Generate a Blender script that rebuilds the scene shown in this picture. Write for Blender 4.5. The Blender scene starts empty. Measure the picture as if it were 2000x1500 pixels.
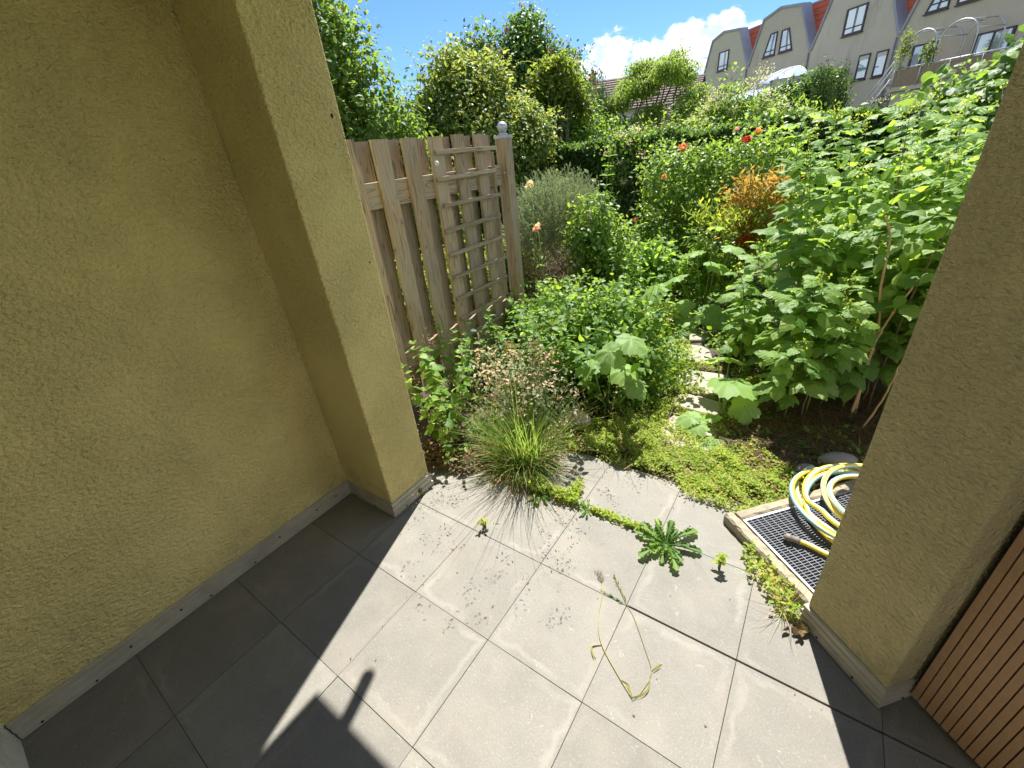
import bpy, math
import numpy as np
from mathutils import Matrix, Vector

# ------------------------------------------------------------------ camera, sky, sun, exposure
sc = bpy.context.scene
COL = sc.collection
cam_d = bpy.data.cameras.new('camera'); cam = bpy.data.objects.new('camera', cam_d); COL.objects.link(cam)
cam_d.sensor_width = 36.0; cam_d.lens = 36 * 826.3 / 2000; cam_d.clip_start = 0.02; cam_d.clip_end = 9000
cam.matrix_world = Matrix(((0.8205, -0.20143, 0.53498, 0), (0.56344, 0.44299, -0.69735, 0), (-0.09653, 0.8736, 0.47697, 1.635), (0, 0, 0, 1)))
sc.camera = cam
SUN_EL, SUN_AZ = math.radians(60), math.radians(-18.5)      # azimuth from +Y towards +X
world = bpy.data.worlds.new('World'); sc.world = world; world.use_nodes = True
sd = bpy.data.lights.new('sun', 'SUN'); so = bpy.data.objects.new('sun', sd); COL.objects.link(so)
sd.energy = 4.8; sd.angle = math.radians(0.55); sd.color = (1.0, 0.96, 0.9)
sun_vec = Vector((math.sin(SUN_AZ) * math.cos(SUN_EL), math.cos(SUN_AZ) * math.cos(SUN_EL), math.sin(SUN_EL)))
so.rotation_euler = (sun_vec).to_track_quat('Z', 'Y').to_euler(); so.location = (0, 0, 30)
sc.view_settings.view_transform = 'Standard'; sc.view_settings.look = 'None'
sc.view_settings.exposure = 1.30; sc.view_settings.gamma = 1.0; sc.view_settings.use_curve_mapping = False
sc.render.engine = 'CYCLES'
sc.cycles.max_bounces = 10; sc.cycles.diffuse_bounces = 7; sc.cycles.glossy_bounces = 3; sc.cycles.transmission_bounces = 6
sc.cycles.use_denoising = True; sc.cycles.caustics_reflective = False; sc.cycles.caustics_refractive = False
sc.cycles.sample_clamp_indirect = 6

rng = np.random.default_rng(7)
U = lambda a, b: float(rng.uniform(a, b))

# ------------------------------------------------------------------ node helpers
class NT:
    def __init__(s, tree): s.t = tree; s.n = tree.nodes; s.l = tree.links
    def add(s, typ, **kw):
        n = s.n.new(typ)
        for k, v in kw.items(): setattr(n, k, v)
        return n
    def put(s, sock, v):
        if hasattr(v, 'is_linked') or hasattr(v, 'links'): s.l.new(v, sock)
        else: sock.default_value = v
    def math(s, op, a, b=0.0, c=None, clamp=False):
        n = s.add('ShaderNodeMath', operation=op); n.use_clamp = clamp
        s.put(n.inputs[0], a); s.put(n.inputs[1], b)
        if c is not None: s.put(n.inputs[2], c)
        return n.outputs[0]
    def mix(s, f, a, b, mode='MIX'):
        n = s.add('ShaderNodeMix', data_type='RGBA', blend_type=mode)
        s.put(n.inputs[0], f)
        for i, v in ((6, a), (7, b)):
            if isinstance(v, tuple) and len(v) == 3: v = v + (1,)
            s.put(n.inputs[i], v)
        return n.outputs[2]
    def noise(s, scale, detail=3, rough=.55, vec=None, dist=0):
        n = s.add('ShaderNodeTexNoise'); n.inputs['Scale'].default_value = scale; n.inputs['Detail'].default_value = detail
        n.inputs['Roughness'].default_value = rough; n.inputs['Distortion'].default_value = dist
        if vec is not None: s.l.new(vec, n.inputs['Vector'])
        return n.outputs[0]
    def ramp(s, f, stops):
        n = s.add('ShaderNodeValToRGB'); cr = n.color_ramp
        while len(cr.elements) < len(stops): cr.elements.new(.5)
        for e, (p, c) in zip(cr.elements, stops):
            e.position = p; e.color = tuple(c) + (1,) if len(c) == 3 else c
        s.l.new(f, n.inputs[0]); return n.outputs[0]
    def smooth(s, v, a, b):
        n = s.add('ShaderNodeMapRange', interpolation_type='SMOOTHSTEP'); s.put(n.inputs[0], v)
        n.inputs[1].default_value = a; n.inputs[2].default_value = b; return n.outputs[0]
    def vmap(s, vec, scale=(1, 1, 1), loc=(0, 0, 0), rot=(0, 0, 0)):
        n = s.add('ShaderNodeMapping'); s.l.new(vec, n.inputs[0]); n.inputs[1].default_value = loc
        n.inputs[2].default_value = rot; n.inputs[3].default_value = scale; return n.outputs[0]
    def bump(s, h, strength=.5, dist=.01, nrm=None):
        n = s.add('ShaderNodeBump'); n.inputs['Strength'].default_value = strength; n.inputs['Distance'].default_value = dist
        s.l.new(h, n.inputs['Height'])
        if nrm is not None: s.l.new(nrm, n.inputs['Normal'])
        return n.outputs[0]

def mat(name):
    m = bpy.data.materials.new(name); m.use_nodes = True; m.node_tree.nodes.clear()
    N = NT(m.node_tree); out = N.add('ShaderNodeOutputMaterial'); b = N.add('ShaderNodeBsdfPrincipled')
    N.l.new(b.outputs[0], out.inputs[0]); N.b = b; N.out = out; N.m = m
    N.co = N.add('ShaderNodeTexCoord').outputs['Object']
    return N

def flat(name, col, rough=.6, metal=0, var=.12, vs=6, bump=0, bs=60):
    N = mat(name)
    n = N.noise(vs, 4, .6, N.co)
    c = N.mix(n, tuple(x * (1 - var * 2) for x in col), tuple(min(1, x * (1 + var * 2)) for x in col))
    N.put(N.b.inputs['Base Color'], c); N.b.inputs['Roughness'].default_value = rough; N.b.inputs['Metallic'].default_value = metal
    if bump: N.l.new(N.bump(N.noise(bs, 3, .6, N.co), bump, .004), N.b.inputs['Normal'])
    return N.m

# ------------------------------------------------------------------ world: Nishita sky, cumulus near the horizon, denser cumulus added out of view
def build_world():
    t = world.node_tree; t.nodes.clear(); N = NT(t)
    out = N.add('ShaderNodeOutputWorld'); bg = N.add('ShaderNodeBackground'); bg.inputs[1].default_value = .10
    sky = N.add('ShaderNodeTexSky'); sky.sky_type = 'NISHITA'; sky.sun_disc = False
    sky.sun_elevation = SUN_EL; sky.sun_rotation = SUN_AZ; sky.altitude = 300; sky.air_density = 1.0; sky.dust_density = .3; sky.ozone_density = 2.5
    g = N.add('ShaderNodeTexCoord').outputs['Generated']
    nv = N.add('ShaderNodeVectorMath', operation='NORMALIZE'); N.l.new(g, nv.inputs[0])
    s = N.add('ShaderNodeSeparateXYZ'); N.l.new(nv.outputs[0], s.inputs[0])
    az = N.math('MULTIPLY', N.math('ARCTAN2', s.outputs[0], s.outputs[1]), 57.2958)
    el = N.math('MULTIPLY', N.math('ARCSINE', s.outputs[2]), 57.2958)
    cv = N.add('ShaderNodeCombineXYZ'); N.l.new(az, cv.inputs[0]); N.l.new(N.math('MULTIPLY', el, 1.5), cv.inputs[1])
    n1 = N.noise(.55, 8, .6, cv.outputs[0], .4)
    tot = None
    for a, e, w, h, k in [(-23.3, 7.6, 2.4, 2.3, 1.35), (-25.8, 7.0, 1.9, 1.1, 1.1), (-19.2, 7.0, 2.4, 1.9, 1.25), (-15.5, 7.8, 2.8, 1.9, 1.3), (-12.2, 8.5, 2.4, 1.5, 1.15),
                          (-21, 4.9, 7.5, 1.6, 1.2), (-14, 5.2, 5, 1.8, 1.1), (-9.5, 8.0, 1.7, 1.0, .8)]:
        x = N.math('DIVIDE', N.math('SUBTRACT', az, a), w); y = N.math('DIVIDE', N.math('SUBTRACT', el, e), h)
        v = N.math('MULTIPLY', N.math('EXPONENT', N.math('MULTIPLY', N.math('ADD', N.math('MULTIPLY', x, x), N.math('MULTIPLY', y, y)), -1)), k)
        tot = v if tot is None else N.math('MAXIMUM', tot, v)
    # unseen cumulus outside the view, thickened and raised to brighten the shaded wall
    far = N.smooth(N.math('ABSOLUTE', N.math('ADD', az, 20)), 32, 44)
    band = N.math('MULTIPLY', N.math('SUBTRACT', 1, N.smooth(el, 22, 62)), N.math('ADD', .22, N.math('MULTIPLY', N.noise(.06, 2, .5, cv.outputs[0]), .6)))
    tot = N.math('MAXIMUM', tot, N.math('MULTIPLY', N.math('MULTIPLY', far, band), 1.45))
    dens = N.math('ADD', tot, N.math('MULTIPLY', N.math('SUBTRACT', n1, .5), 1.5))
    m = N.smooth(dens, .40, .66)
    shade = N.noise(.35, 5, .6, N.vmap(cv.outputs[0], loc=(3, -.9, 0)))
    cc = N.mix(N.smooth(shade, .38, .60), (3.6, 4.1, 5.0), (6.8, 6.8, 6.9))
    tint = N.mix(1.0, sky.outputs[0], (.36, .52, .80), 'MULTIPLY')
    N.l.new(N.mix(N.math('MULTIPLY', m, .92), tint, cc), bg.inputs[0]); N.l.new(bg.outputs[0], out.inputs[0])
build_world()

# ------------------------------------------------------------------ object helpers
def tag(o, label=None, cat=None, group=None, kind=None):
    for k, v in (('label', label), ('category', cat), ('group', group), ('kind', kind)):
        if v: o[k] = v
    return o
def empty(name, loc, label, cat, group=None):
    o = bpy.data.objects.new(name, None); o.location = loc; o.empty_display_size = .1; COL.objects.link(o)
    return tag(o, label, cat, group)
def link(name, me, parent=None, mw=None):
    o = bpy.data.objects.new(name, me); COL.objects.link(o)
    if parent is not None: o.parent = parent
    if mw is not None: o.matrix_local = mw
    return o

class MB:
    """collects shapes and links them as one mesh object (coordinates in the parent's frame)"""
    def __init__(s): s.v = []; s.f = []; s.m = []; s.sm = []
    def add(s, vs, fs, mi=0, smooth=False):
        k = len(s.v); s.v += [tuple(map(float, p)) for p in vs]; s.f += [tuple(i + k for i in f) for f in fs]
        s.m += [mi] * len(fs); s.sm += [smooth] * len(fs); return s
    def box(s, a, b, fr=None, mi=0):
        x0, y0, z0 = a; x1, y1, z1 = b
        vs = [(x0, y0, z0), (x1, y0, z0), (x1, y1, z0), (x0, y1, z0), (x0, y0, z1), (x1, y0, z1), (x1, y1, z1), (x0, y1, z1)]
        if fr: vs = [fr(*p) for p in vs]
        return s.add(vs, [(0, 3, 2, 1), (4, 5, 6, 7), (0, 1, 5, 4), (1, 2, 6, 5), (2, 3, 7, 6), (3, 0, 4, 7)], mi)
    def prism(s, pts, d0, d1, fr=lambda a, b, c: (a, b, c), mi=0):
        n = len(pts); vs = [fr(p[0], d0, p[1]) for p in pts] + [fr(p[0], d1, p[1]) for p in pts]
        fs = [tuple(range(n))[::-1], tuple(range(n, 2 * n))] + [(i, (i + 1) % n, n + (i + 1) % n, n + i) for i in range(n)]
        return s.add(vs, fs, mi)
    def tube(s, pts, r, k=6, mi=0, mis=None, cap=True, twist=0.0):
        pts = [Vector(p) for p in pts]; n = len(pts)
        rr = r if hasattr(r, '__len__') else [r] * n
        T = [(pts[min(i + 1, n - 1)] - pts[max(i - 1, 0)]).normalized() for i in range(n)]
        up = Vector((0, 0, 1)) if abs(T[0].z) < .9 else Vector((1, 0, 0))
        u = T[0].cross(up).normalized(); b0 = len(s.v)
        for i in range(n):
            u = (u - T[i] * u.dot(T[i])).normalized(); w = T[i].cross(u)
            for j in range(k):
                a = 2 * math.pi * j / k + twist * i
                p = pts[i] + (u * math.cos(a) + w * math.sin(a)) * rr[i]; s.v.append(tuple(p))
        for i in range(n - 1):
            for j in range(k):
                s.f.append((b0 + i * k + j, b0 + i * k + (j + 1) % k, b0 + (i + 1) * k + (j + 1) % k, b0 + (i + 1) * k + j))
                s.m.append(mis[j] if mis else mi); s.sm.append(True)
        if cap:
            s.f += [tuple(b0 + j for j in range(k))[::-1], tuple(b0 + (n - 1) * k + j for j in range(k))]; s.m += [mi] * 2; s.sm += [False] * 2
        return s
    def ball(s, c, r, seg=10, ring=6, mi=0, sc=(1, 1, 1), jit=0):
        vs = []; 
        for i in range(ring + 1):
            for j in range(seg):
                th = math.pi * i / ring; ph = 2 * math.pi * j / seg; q = 1 + (U(-jit, jit) if jit else 0)
                vs.append((c[0] + r * sc[0] * q * math.sin(th) * math.cos(ph), c[1] + r * sc[1] * q * math.sin(th) * math.sin(ph), c[2] + r * sc[2] * q * math.cos(th)))
        fs = [(i * seg + j, (i + 1) * seg + j, (i + 1) * seg + (j + 1) % seg, i * seg + (j + 1) % seg) for i in range(ring) for j in range(seg)]
        return s.add(vs, fs, mi, True)
    def mesh(s, name, mats):
        me = bpy.data.meshes.new(name); me.from_pydata(s.v, [], s.f)
        for m in (mats if isinstance(mats, (list, tuple)) else [mats]): me.materials.append(m)
        me.polygons.foreach_set('material_index', s.m); me.polygons.foreach_set('use_smooth', s.sm); me.update(); return me
    def build(s, name, mats, parent=None, bevel=0):
        o = link(name, s.mesh(name, mats), parent)
        if bevel:
            b = o.modifiers.new('bevel', 'BEVEL'); b.width = bevel; b.segments = 2; b.limit_method = 'ANGLE'
        return o

def fast_mesh(name, V, faces_per, K, n, m, smooth=False, matidx=None):
    """n copies of a face list (indices into K vertices); V is (n*K,3)"""
    loops = np.concatenate([np.array(f) for f in faces_per]); tot = np.array([len(f) for f in faces_per]); L = len(loops)
    LI = (loops[None, :] + (np.arange(n) * K)[:, None]).ravel().astype(np.int32)
    LT = np.tile(tot, n); LS = np.concatenate([[0], np.cumsum(LT)[:-1]]).astype(np.int32)
    me = bpy.data.meshes.new(name)
    me.vertices.add(n * K); me.vertices.foreach_set('co', np.ascontiguousarray(V, dtype=np.float32).ravel())
    me.loops.add(len(LI)); me.loops.foreach_set('vertex_index', LI)
    me.polygons.add(len(LT)); me.polygons.foreach_set('loop_start', LS); me.polygons.foreach_set('loop_total', LT.astype(np.int32))
    for x in (m if isinstance(m, (list, tuple)) else [m]): me.materials.append(x)
    if matidx is not None: me.polygons.foreach_set('material_index', np.repeat(np.asarray(matidx, dtype=np.int32), len(tot)))
    if smooth: me.polygons.foreach_set('use_smooth', [True] * len(LT))
    me.update(calc_edges=True); me.validate(); return me

def frames(D, Up):
    Y = D / (np.linalg.norm(D, axis=1, keepdims=True) + 1e-9)
    X = np.cross(Y, Up); X /= (np.linalg.norm(X, axis=1, keepdims=True) + 1e-9); Z = np.cross(X, Y)
    return np.stack([X, Y, Z], axis=2)
def scatter(name, T, P, D, Up, S, m, parent=None, smooth=False, matidx=None):
    tv = np.array(T[0], dtype=float); F = frames(D, Up); n = len(P)
    V = P[:, None, :] + np.einsum('nij,kj->nki', F, tv) * np.asarray(S).reshape(-1, 1, 1)
    return link(name, fast_mesh(name, V.reshape(-1, 3), T[1], len(tv), n, m, smooth, matidx), parent)
def rmat(p, d, up, s):
    F = frames(np.array([d], float), np.array([up], float))[0] * s
    M = Matrix.Identity(4)
    for i in range(3):
        for j in range(3): M[i][j] = F[i][j]
        M[i][3] = p[i]
    return M

# leaf templates: base at the origin, tip at +Y, face up +Z
DIAMOND = ([(0, 0, 0), (.3, .45, .06), (0, 1, -.06), (-.3, .45, .06)], [(0, 1, 2), (0, 2, 3)])
NARROW = ([(0, 0, 0), (.14, .4, .03), (0, 1, -.08), (-.14, .4, .03)], [(0, 1, 2), (0, 2, 3)])
def ovate(w=.3, curl=.14, fold=.07, n=4):
    vs = [(0, 0, 0)]; fs = []
    for i in range(1, n):
        t = i / n; ww = w * math.sin(math.pi * t ** .72) ** .85; z = -curl * t * t
        vs += [(-ww, t, z + fold), (0, t, z), (ww, t, z + fold)]
    vs.append((0, 1, -curl * 1.2)); e = len(vs) - 1
    fs += [(0, 3, 2), (0, 2, 1)]
    for i in range(n - 2):
        a = 1 + 3 * i; fs += [(a, a + 1, a + 4, a + 3), (a + 1, a + 2, a + 5, a + 4)]
    a = 1 + 3 * (n - 2); fs += [(a, a + 1, e), (a + 1, a + 2, e)]
    return vs, fs
OV = ovate(); OVW = ovate(.36, .2, .05, 5)
def outline_leaf(R, rings=2, cup=.1, wav=.05, cen=(0, .0), seed=0):
    """leaf from a closed outline R [(x,y)], with inner rings so it can cup and wave"""
    r = np.random.default_rng(seed); n = len(R); vs = [(cen[0], cen[1], 0)]; fs = []
    for k in range(1, rings + 1):
        t = k / rings
        for i, (x, y) in enumerate(R):
            px = cen[0] + (x - cen[0]) * t; py = cen[1] + (y - cen[1]) * t
            vs.append((px, py, -cup * ((px - cen[0]) ** 2 + (py - cen[1]) ** 2) + wav * t * math.sin(i * 2 * math.pi * 5 / n + seed) + float(r.normal()) * .008))
    for i in range(n): fs.append((0, 1 + i, 1 + (i + 1) % n))
    for k in range(rings - 1):
        for i in range(n):
            a = 1 + k * n; b = a + n; fs.append((a + i, b + i, b + (i + 1) % n, a + (i + 1) % n))
    return vs, fs
def lobed(seed, lobes=5, teeth=.05, depth=.3, n=40):
    r = np.random.default_rng(seed); R = []
    for i in range(n):
        a = -math.pi / 2 + .25 + (2 * math.pi - .5) * i / (n - 1)
        q = (1 - depth) + depth * abs(math.cos((a - math.pi / 2) * lobes / 2)) ** .6
        q *= 1 + teeth * (1 if i % 2 else -1) + float(r.normal()) * .03
        R.append((q * math.cos(a) * .55, .12 + q * math.sin(a) * .55))
    return outline_leaf(R, 3, .45, .03, (0, .0), seed)
def toothed(seed, w=.33, n=9):
    R = []; 
    for i in range(n + 1):
        t = i / n; ww = w * math.sin(math.pi * min(1, t ** .75)) ** .8
        R.append((ww * (1.0 if i % 2 else .86), t))
    L = [(-x, y) for x, y in R[1:-1]][::-1]
    R[0] = (0, 0); R[-1] = (0, 1.02)
    return outline_leaf(R + L, 2, .35, .02, (0, .42), seed)
def merge(parts):
    vs, fs = [], []
    for T, M in parts:
        k = len(vs); vs += [tuple(M @ Vector(v)) for v in T[0]]; fs += [tuple(i + k for i in f) for f in T[1]]
    return vs, fs
def trifol(seed):
    r = np.random.default_rng(seed + 50); g = lambda a: float(r.uniform(-a, a))
    Rz = lambda a: Matrix.Rotation(a, 4, 'Z'); Rx = lambda a: Matrix.Rotation(a, 4, 'X')
    T = toothed(seed, .38)
    P = [(T, Matrix.Translation((0, .42, -.02)) @ Rx(-.35 + g(.25)) @ Matrix.Scale(.66, 4)),
         (T, Matrix.Translation((0, .34, 0)) @ Rz(1.25 + g(.2)) @ Rx(-.3 + g(.25)) @ Matrix.Scale(.52, 4)),
         (T, Matrix.Translation((0, .34, 0)) @ Rz(-1.25 + g(.2)) @ Rx(-.3 + g(.25)) @ Matrix.Scale(.52, 4))]
    w = .012; pet = ([(-w, 0, 0), (w, 0, 0), (w, .42, 0), (-w, .42, 0), (0, 0, -.02), (0, .42, -.02)], [(0, 1, 2, 3), (0, 3, 5, 4), (1, 4, 5, 2)])
    return merge(P + [(pet, Matrix.Identity(4))])

# ------------------------------------------------------------------ materials
def leafmat(name, stops, trans, tw=.45, rough=.42, spec=.5, veins=0, under=None, zmix=None):
    N = mat(name); N.n.remove(N.b); g = N.add('ShaderNodeNewGeometry'); oi = N.add('ShaderNodeObjectInfo')
    f = N.math('FRACT', N.math('ADD', g.outputs['Random Per Island'], oi.outputs['Random']))
    c = N.ramp(f, [(q, tuple(min(.8, x * (1.7 if x < .3 else 1.0) * (1.12, 1.0, .85)[i]) for i, x in enumerate(cc))) for q, cc in stops])
    big = N.noise(2.2, 3, .6, g.outputs['Position'])
    c = N.mix(N.smooth(big, .35, .7), c, N.mix(1, c, (1.25, 1.2, .9), 'MULTIPLY'))
    if veins:
        yb = N.smooth(N.noise(9, 4, .7, g.outputs['Position']), .58, .75); c = N.mix(N.math('MULTIPLY', yb, .45), c, (.20, .22, .06))
    p = N.add('ShaderNodeBsdfPrincipled'); N.l.new(c, p.inputs['Base Color']); p.inputs['Roughness'].default_value = rough
    p.inputs['Specular IOR Level'].default_value = spec * .5; p.inputs['Roughness'].default_value = min(.7, rough + .12)
    tr = N.add('ShaderNodeBsdfTranslucent'); tc = N.mix(f, (trans[0] * 1.05, trans[1] * .92, trans[2] * .7), (min(.9, trans[0] * 2.1), min(.92, trans[1] * 1.6), trans[2] * 1.1)); N.l.new(tc, tr.inputs[0])
    if veins:
        s = N.add('ShaderNodeSeparateXYZ'); N.l.new(N.co, s.inputs[0])
        ax = N.math('ABSOLUTE', s.outputs[0])
        w = N.math('SINE', N.math('MULTIPLY', N.math('SUBTRACT', s.outputs[1], N.math('MULTIPLY', ax, .8)), veins))
        mid = N.smooth(ax, 0, .03)
        h = N.math('ADD', N.math('MULTIPLY', w, .5), N.math('MULTIPLY', mid, .8))
        b = N.bump(h, .35, .003); N.l.new(b, p.inputs['Normal']); N.l.new(b, tr.inputs['Normal'])
    mx = N.add('ShaderNodeMixShader'); mx.inputs[0].default_value = min(.52, tw + .08)
    N.l.new(p.outputs[0], mx.inputs[1]); N.l.new(tr.outputs[0], mx.inputs[2]); N.l.new(mx.outputs[0], N.out.inputs[0])
    return N.m
G = lambda *s: [(i / (len(s) - 1), c) for i, c in enumerate(s)]
M = {}
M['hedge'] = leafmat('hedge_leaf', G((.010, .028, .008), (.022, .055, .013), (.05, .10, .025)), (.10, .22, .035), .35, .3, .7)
M['vine'] = leafmat('vine_leaf', G((.022, .055, .014), (.05, .10, .025), (.10, .15, .04)), (.18, .34, .05), .42, .4)
M['mound'] = leafmat('creeper_leaf', G((.03, .07, .02), (.06, .12, .03), (.14, .18, .05)), (.3, .42, .09), .38, .4)
M['lilac'] = leafmat('lilac_leaf', G((.025, .06, .02), (.045, .10, .028), (.08, .14, .04)), (.16, .32, .06), .35, .35, .6)
M['purple'] = leafmat('purple_bloom', G((.16, .06, .10), (.25, .10, .12), (.12, .05, .06)), (.3, .1, .12), .25, .6)
M['mop'] = leafmat('yellowish_leaf', G((.03, .07, .015), (.08, .12, .025), (.05, .09, .02)), (.22, .34, .05), .45)
M['conifer'] = leafmat('conifer_needles', G((.02, .05, .03), (.04, .08, .045)), (.08, .16, .07), .2, .5)
M['thuja'] = leafmat('thuja_scales', G((.010, .026, .008), (.02, .045, .012)), (.04, .09, .02), .25, .6)
M['sumac'] = leafmat('sumac_leaf', G((.045, .10, .025), (.09, .16, .035), (.13, .19, .05)), (.24, .40, .07), .45)
M['cream'] = leafmat('cream_bloom', G((.45, .5, .25), (.6, .6, .38)), (.5, .55, .3), .35, .6)
M['green'] = leafmat('shrub_leaf', G((.03, .075, .016), (.055, .12, .025), (.10, .17, .045)), (.20, .38, .05), .42, .35, .6)
M['rasp'] = leafmat('raspberry_leaf', G((.05, .12, .03), (.09, .17, .045), (.13, .21, .075)), (.27, .48, .07), .42, .38, .6, 48)
M['bush'] = leafmat('bush_leaf', G((.035, .09, .022), (.06, .135, .032), (.11, .20, .05)), (.24, .45, .07), .42, .36, .6)
M['rose'] = leafmat('rose_leaf', G((.03, .08, .02), (.06, .13, .03), (.13, .19, .04)), (.22, .40, .06), .4, .3, .7)
M['nandina'] = leafmat('orange_leaf', G((.24, .13, .04), (.26, .21, .06), (.10, .15, .04), (.14, .19, .05), (.20, .07, .03)), (.36, .26, .06), .42, .4)
M['fern'] = leafmat('yellow_green_leaf', G((.07, .15, .03), (.10, .17, .04), (.16, .20, .05)), (.28, .42, .06), .45, .4)
M['bigleaf'] = leafmat('lobed_leaf', G((.10, .18, .07), (.15, .26, .12), (.10, .20, .05)), (.30, .5, .08), .4, .42, .5, 26)
M['rosemary'] = leafmat('grey_green_needle', G((.07, .12, .075), (.12, .17, .12), (.19, .22, .18)), (.17, .26, .13), .3, .5)
M['brownneedle'] = leafmat('dry_needle', G((.10, .08, .05), (.16, .15, .09), (.08, .07, .04)), (.15, .12, .06), .2, .6)
M['blade'] = leafmat('grass_blade', G((.035, .085, .02), (.07, .13, .035), (.15, .18, .07)), (.22, .38, .08), .42, .4, .5)
M['mat'] = leafmat('ground_cover_leaf', G((.09, .17, .03), (.15, .24, .05), (.22, .30, .08)), (.36, .55, .08), .42, .5)
M['dry'] = leafmat('dry_stalk', G((.30, .22, .11), (.42, .33, .18), (.20, .13, .07)), (.35, .25, .12), .25, .6)
M['straw'] = leafmat('straw', G((.035, .028, .018), (.10, .078, .045), (.02, .016, .011)), (.09, .07, .04), .15, .7)
M['palestalk'] = leafmat('pale_stalk', G((.20, .22, .10), (.24, .25, .13)), (.4, .45, .15), .3, .5)
M['pink'] = leafmat('pink_petal', G((.55, .40, .32), (.66, .55, .45), (.50, .30, .27)), (.65, .45, .38), .4, .5)
M['rosewhite'] = leafmat('cream_petal', G((.75, .66, .50), (.8, .72, .6)), (.7, .6, .4), .4, .5)
M['roseorange'] = leafmat('orange_petal', G((.7, .28, .10), (.75, .38, .16)), (.8, .35, .12), .4, .5)
M['rosered'] = leafmat('red_petal', G((.55, .04, .03), (.6, .08, .05)), (.6, .06, .04), .35, .5)
M['rosepink'] = leafmat('pale_pink_petal', G((.8, .48, .40), (.85, .6, .5)), (.8, .45, .35), .4, .5)
M['redleaf'] = leafmat('red_spray', G((.28, .03, .02), (.4, .06, .03)), (.5, .06, .03), .4, .5)
M['stem'] = flat('green_stem', (.13, .20, .05), .5); M['stemw'] = flat('woody_stem', (.16, .11, .07), .8, var=.2, vs=20)
M['bark'] = flat('bark', (.11, .085, .06), .9, var=.25, vs=9, bump=.8, bs=25)
M['cane'] = flat('dry_cane', (.46, .30, .16), .6, var=.25, vs=14)
M['dark'] = flat('dark_void', (.012, .011, .01), .9)

def stucco(name, col, k=1.0):
    N = mat(name); st = N.noise(1.3, 3, .6, N.co)
    c = N.mix(st, tuple(x * .90 for x in col), tuple(x * 1.08 for x in col))
    spk = N.noise(26, 3, .7, N.co); c = N.mix(N.math('MULTIPLY', N.smooth(spk, .66, .8), .15), c, tuple(x * .45 for x in col))
    sz = N.add('ShaderNodeSeparateXYZ'); N.l.new(N.co, sz.inputs[0])
    strk = N.smooth(N.noise(1, 4, .65, N.vmap(N.co, (7, 7, .5))), .52, .78); c = N.mix(N.math('MULTIPLY', strk, .16), c, (col[0] * .62, col[1] * .66, col[2] * .75))
    spl = N.math('MULTIPLY', N.smooth(sz.outputs[2], .42, .08), N.smooth(N.noise(9, 5, .7, N.co), .42, .72)); c = N.mix(N.math('MULTIPLY', spl, .38), c, (.34, .28, .17))
    fade = N.smooth(N.noise(.9, 4, .65, N.vmap(N.co, loc=(4, 1, 2))), .4, .65); c = N.mix(N.math('MULTIPLY', fade, .12), c, (min(.92, col[0] * 1.03), min(.86, col[1] * 1.08), col[2] * 1.35))
    N.l.new(c, N.b.inputs['Base Color']); N.b.inputs['Roughness'].default_value = .85; N.b.inputs['Specular IOR Level'].default_value = .25
    warp = N.noise(30, 2, .5, N.co)
    v = N.add('ShaderNodeTexVoronoi'); v.feature = 'SMOOTH_F1'; v.inputs['Scale'].default_value = 95; v.inputs['Randomness'].default_value = 1
    mv = N.add('ShaderNodeVectorMath', operation='ADD'); N.l.new(N.co, mv.inputs[0]); q = N.add('ShaderNodeCombineXYZ')
    for i in range(3): N.l.new(N.math('MULTIPLY', warp, .05), q.inputs[i])
    N.l.new(q.outputs[0], mv.inputs[1]); N.l.new(mv.outputs[0], v.inputs['Vector'])
    big = N.noise(62, 3, .6, N.vmap(N.co, (1, 1, 1.5))); patch = N.smooth(N.noise(3.2, 3, .6, N.co), .3, .7)
    h = N.math('ADD', N.math('MULTIPLY', v.outputs[0], .3), N.math('MULTIPLY', big, 1.9))
    h = N.math('MULTIPLY', h, N.math('ADD', N.math('MULTIPLY', patch, .5), .7))
    N.l.new(N.bump(h, 1.0, .014 * k), N.b.inputs['Normal']); return N.m
M['yellow'] = stucco('yellow_render', (.90, .745, .31), 1.25); M['cream_wall'] = stucco('cream_render', (.80, .78, .66), .6)
M['ochre'] = stucco('ochre_render', (.88, .74, .38), 2.0)

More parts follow.
